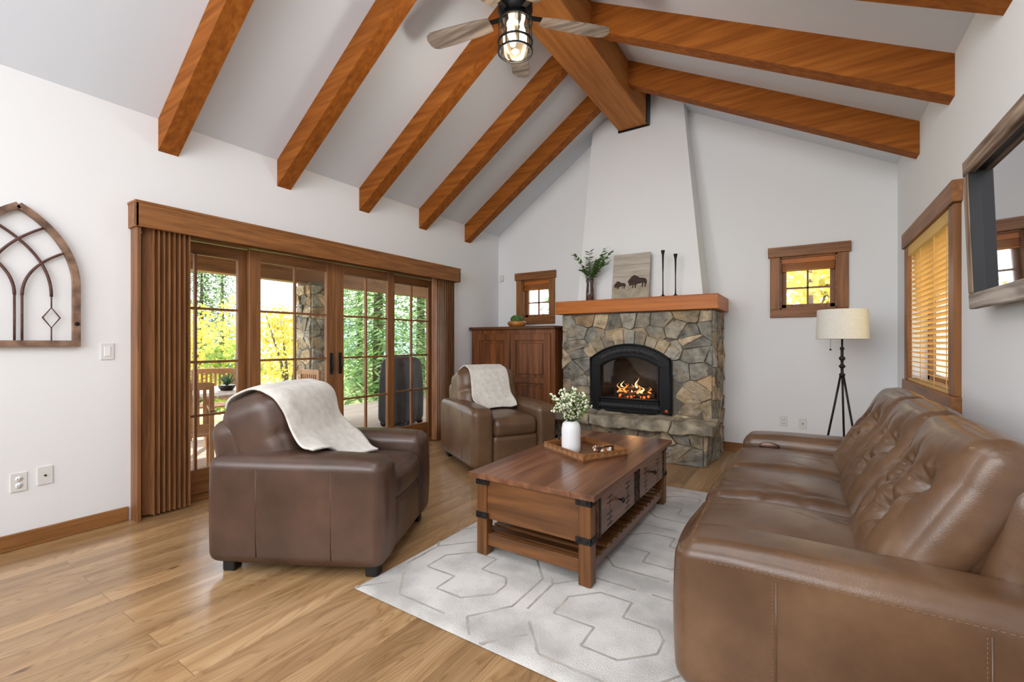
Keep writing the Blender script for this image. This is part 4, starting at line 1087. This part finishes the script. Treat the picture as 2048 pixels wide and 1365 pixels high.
b=MB(); b.box(-.255,-.225,-.24,.24,.86,.93,.004); b.box(-.25,-.23,-.24,.24,.5,.54,.003)
for k in range(8): b.box(-.248,-.232,-.2+k*.053,-.172+k*.053,.54,.86)
b.build('backrest',M['teak'],ch)
for s in (-1,1):
    b=MB(); b.box(-.26,.26,s*.25-.025,s*.25+.025,.64,.665,.004); b.build('armrest',M['teak'],ch)
dup(ch,(-4.98,1.86,-.03),R(160),'teak slat back patio chair close to the glass, back to the room','teak chairs around the patio table')
dup(ch,(-5.75,3.45,-.03),R(-95),'teak slat back patio chair in front of the stone pillar','teak chairs around the patio table')
r=thing('potted_succulent','spiky succulent in a low dark pot on the patio table','plant',(-5.6,2.56,.72))
b=MB(); b.lathe([(.06,0),(.08,.03),(.09,.06),(.07,.06),(0,.05)],18); b.build('pot',M['iron'],r)
b=MB()
for k in range(22):
    a=k*2.4; t=.3+.5*(k/22); d=Vector((math.cos(a)*t,math.sin(a)*t,1-t*.6)).normalized(); w=Vector((-d.y,d.x,0)).normalized(); p=Vector((0,0,.05))
    b.add([p-w*.010,p+d*.08+w*.014,p+d*.16,p+d*.08-w*.014],[[0,1,2,3]],0,False,S(80,106,82))
b.build('leaves',M['leaf'],r,recalc=False)
r=thing('covered_grill','barbecue grill under a black fabric cover on the deck','grill',(-5.35,5.02,-.03),R(10))
def fg(p,a,b_,c):
    k=1+.05*(1-c)/2*math.sin(9*(b_+a)); return Vector((p.x*k*(1-.18*max(0,c)),p.y*k,p.z))
b=MB(); b.rbox((.50,.60,1.0),.1,(16,20,20),(.02,.02,.04),M=T(0,0,.55),fn=fg); b.build('cover',mat('cover_fabric',S(34,34,36),S(54,54,56),scale=6,rough=.8,bump=.4),r)
for sx in (-.18,.18):
    for sy in (-.22,.22):
        b=MB(); b.tube([(sx,sy-.02,.05),(sx,sy+.02,.05)],.05,12); b.build('wheel',M['blackp'],r)
def gz(x,y): return -.5-.04*max(0,-8-x)-.1
def conifer(x,y,h,rad,label,seed,tone=1.0,lev=34,z=None):
    rd=random.Random(seed); r=thing('conifer',label,'tree',(x,y,gz(x,y) if z is None else z),group='evergreens beyond the deck')
    b=MB(); b.tube([(0,0,0),(0,0,h*.5),(0,0,h)],[.018*h,.011*h,.01],8); b.build('trunk',M['bark'],r)
    b=MB()
    for i in range(lev):
        f=i/lev; z0=h*(.08+.9*f); RR=rad*(1-f)**.85*rd.uniform(.85,1.1)+.1
        nb=11
        for k in range(nb):
            a=2*PI*(k+rd.random())/nb; n=max(3,int(RR/.17))
            for q in range(n):
                d=RR*(q+.6)/n
                for s in range(3):
                    p=Vector((d*math.cos(a),d*math.sin(a),z0-.32*d+.12*(d/RR)**2*RR+rd.uniform(-.08,.08)))
                    an=a+rd.uniform(-1.3,1.3); dr=Vector((math.cos(an),math.sin(an),rd.uniform(-.6,.15))).normalized(); w=Vector((-dr.y,dr.x,rd.uniform(-.3,.3))).normalized()
                    l=rd.uniform(.18,.36); g=rd.uniform(.55,1.35)*tone; c=S(126,152,104) if rd.random()<.6 else S(170,190,134)
                    b.add([p,p+dr*l*.5+w*.04,p+dr*l,p+dr*l*.5-w*.04],[[0,1,2,3]],0,False,(c[0]*g,c[1]*g,c[2]*g,1))
    b.build('foliage',M['leaf'],r,recalc=False)
def aspen(x,y,h,rad,label,seed,n=2600,cols=None,name='aspen',z=None):
    rd=random.Random(seed); r=thing(name,label,'tree',(x,y,gz(x,y) if z is None else z),group='yellow autumn trees beyond the deck')
    b=MB()
    for k in range(4):
        a=rd.uniform(0,2*PI); b.tube([(0,0,0),(.15*rad*math.cos(a),.15*rad*math.sin(a),h*.4),(.5*rad*math.cos(a),.5*rad*math.sin(a),h*.85)],[.02*h,.012*h,.006],6)
    b.build('trunk',M['bark'],r)
    b=MB(); bl=[(Vector((rd.uniform(-.6,.6)*rad,rd.uniform(-.6,.6)*rad,h*rd.uniform(.25,.9))),rd.uniform(.3,.55)*rad) for _ in range(12)]
    cols=cols or [S(240,216,110),S(228,200,90),S(244,228,140),S(200,194,108)]
    for k in range(n):
        c,rr=rd.choice(bl); v=Vector((rd.gauss(0,1),rd.gauss(0,1),rd.gauss(0,1))).normalized()*rr*rd.uniform(.5,1.05)
        p=c+v; d=Vector((rd.gauss(0,1),rd.gauss(0,1),rd.gauss(0,1))).normalized(); w=d.orthogonal().normalized(); l=rd.uniform(.06,.13)*max(1,h/4); g=rd.uniform(.7,1.15); q=rd.choice(cols)
        b.add([p,p+d*l*.5+w*l*.4,p+d*l,p+d*l*.5-w*l*.4],[[0,1,2,3]],0,False,(q[0]*g,q[1]*g,q[2]*g,1))
    b.build('foliage',M['leaf'],r,recalc=False)
conifer(-9.4,8.0,9,2.1,'large near spruce filling the third glass door',1,1.4,36)
conifer(-12.6,12.8,11,2.6,'tall spruce seen through the fourth glass door',2,1.2,36)
conifer(-18.5,7.6,6.4,1.4,'slim pine left of the stone pillar, behind yellow bushes',4,1.0)
conifer(-27,7.0,8.4,1.9,'distant pine seen in the first glass door',5,.9)
conifer(-29,13.0,9.4,2.0,'distant pine between the first and second glass doors',6,.9)
conifer(-24,17.5,11,2.3,'distant pine in the upper second glass door',7,.9)
conifer(-18.5,14.6,9.5,1.8,'pine rising behind the stone pillar',8,1.1)
aspen(-13,5.0,3.4,1.3,'yellow aspen bush in the lower first glass door',11)
aspen(-13.4,7.9,3.6,1.3,'yellow aspen bush left of the stone pillar',12)
aspen(-16.8,10.4,3.8,1.6,'wide yellow aspen thicket behind the nearer bushes',13)
gc=[S(170,190,96),S(206,200,100),S(140,166,86)]
aspen(-10.8,5.1,2.0,.7,'green yellow shrub beside the stone pillar',14,n=1500,cols=gc,name='shrub')
aspen(.1,9.3,5,1.5,'yellow tree outside the small window above the lamp',15,n=4200,z=-.6)
aspen(4.2,6.3,4.5,1.8,'yellow tree outside the blind covered window',16,n=3500,z=-.6)
conifer(-5.0,11.0,6,1.5,'green pine outside the small window above the armoire',17,1.0,z=-.6)
# ------------------------------------------------------------------ world and lights
w=bpy.data.worlds.new('sky'); bpy.context.scene.world=w; w.use_nodes=True; nt=w.node_tree; N=nt.nodes; L=nt.links
bg=N['Background']; tc=N.new('ShaderNodeTexCoord'); sp_=N.new('ShaderNodeSeparateXYZ'); rp=N.new('ShaderNodeValToRGB')
L.new(tc.outputs['Generated'],sp_.inputs[0]); L.new(sp_.outputs['Z'],rp.inputs['Fac'])
rp.color_ramp.elements[0].position=0; rp.color_ramp.elements[0].color=(.97,.98,1,1); rp.color_ramp.elements[1].position=.6; rp.color_ramp.elements[1].color=(.7,.83,1,1)
L.new(rp.outputs['Color'],bg.inputs['Color']); bg.inputs['Strength'].default_value=4.2
def light(name,kind,loc,energy,target=None,size=1,size_y=None,color=(1,1,1),angle=None):
    d=bpy.data.lights.new(name,kind); d.energy=energy; d.color=color
    if kind=='AREA':
        d.size=size
        if size_y: d.shape='RECTANGLE'; d.size_y=size_y
    if kind=='POINT': d.shadow_soft_size=size
    if angle: d.angle=R(angle)
    o=bpy.data.objects.new(name,d); COL.objects.link(o); o.location=loc
    if target is not None: o.rotation_euler=(Vector(target)-Vector(loc)).to_track_quat('-Z','Y').to_euler()
    return o
light('sun','SUN',(-12,9,9),7,target=(-4.5,3,0),angle=1.5,color=(1,.96,.88))
light('fill_light','AREA',(-1.7,-2.2,2.4),162,target=(-1.7,4,2.0),size=4,size_y=2.2,color=(.94,.97,1))  # unseen fill added behind the camera to brighten the interior
light('fill_light_down','AREA',(-1.0,.6,3.3),34,target=(-1.2,2.2,0),size=2.2,size_y=1.6,color=(.94,.97,1))  # added overhead fill aimed down, no fixture belongs to it
light('fan_light','POINT',(-1.82,2.84,3.3),18,size=.1,color=(1,.93,.84))
light('fire_glow','POINT',(FX,5.35,.8),2,size=.08,color=(1,.5,.2))
# ------------------------------------------------------------------ camera
cam=bpy.data.cameras.new('camera'); co=bpy.data.objects.new('camera',cam); COL.objects.link(co)
co.location=(0,0,1.27); co.rotation_euler=(R(90),0,R(33.07)); cam.sensor_width=36; cam.lens=900/2048*36; cam.shift_y=3.5/2048; cam.clip_start=.05; cam.clip_end=500
bpy.context.scene.camera=co
bpy.context.scene.view_settings.view_transform='Standard'
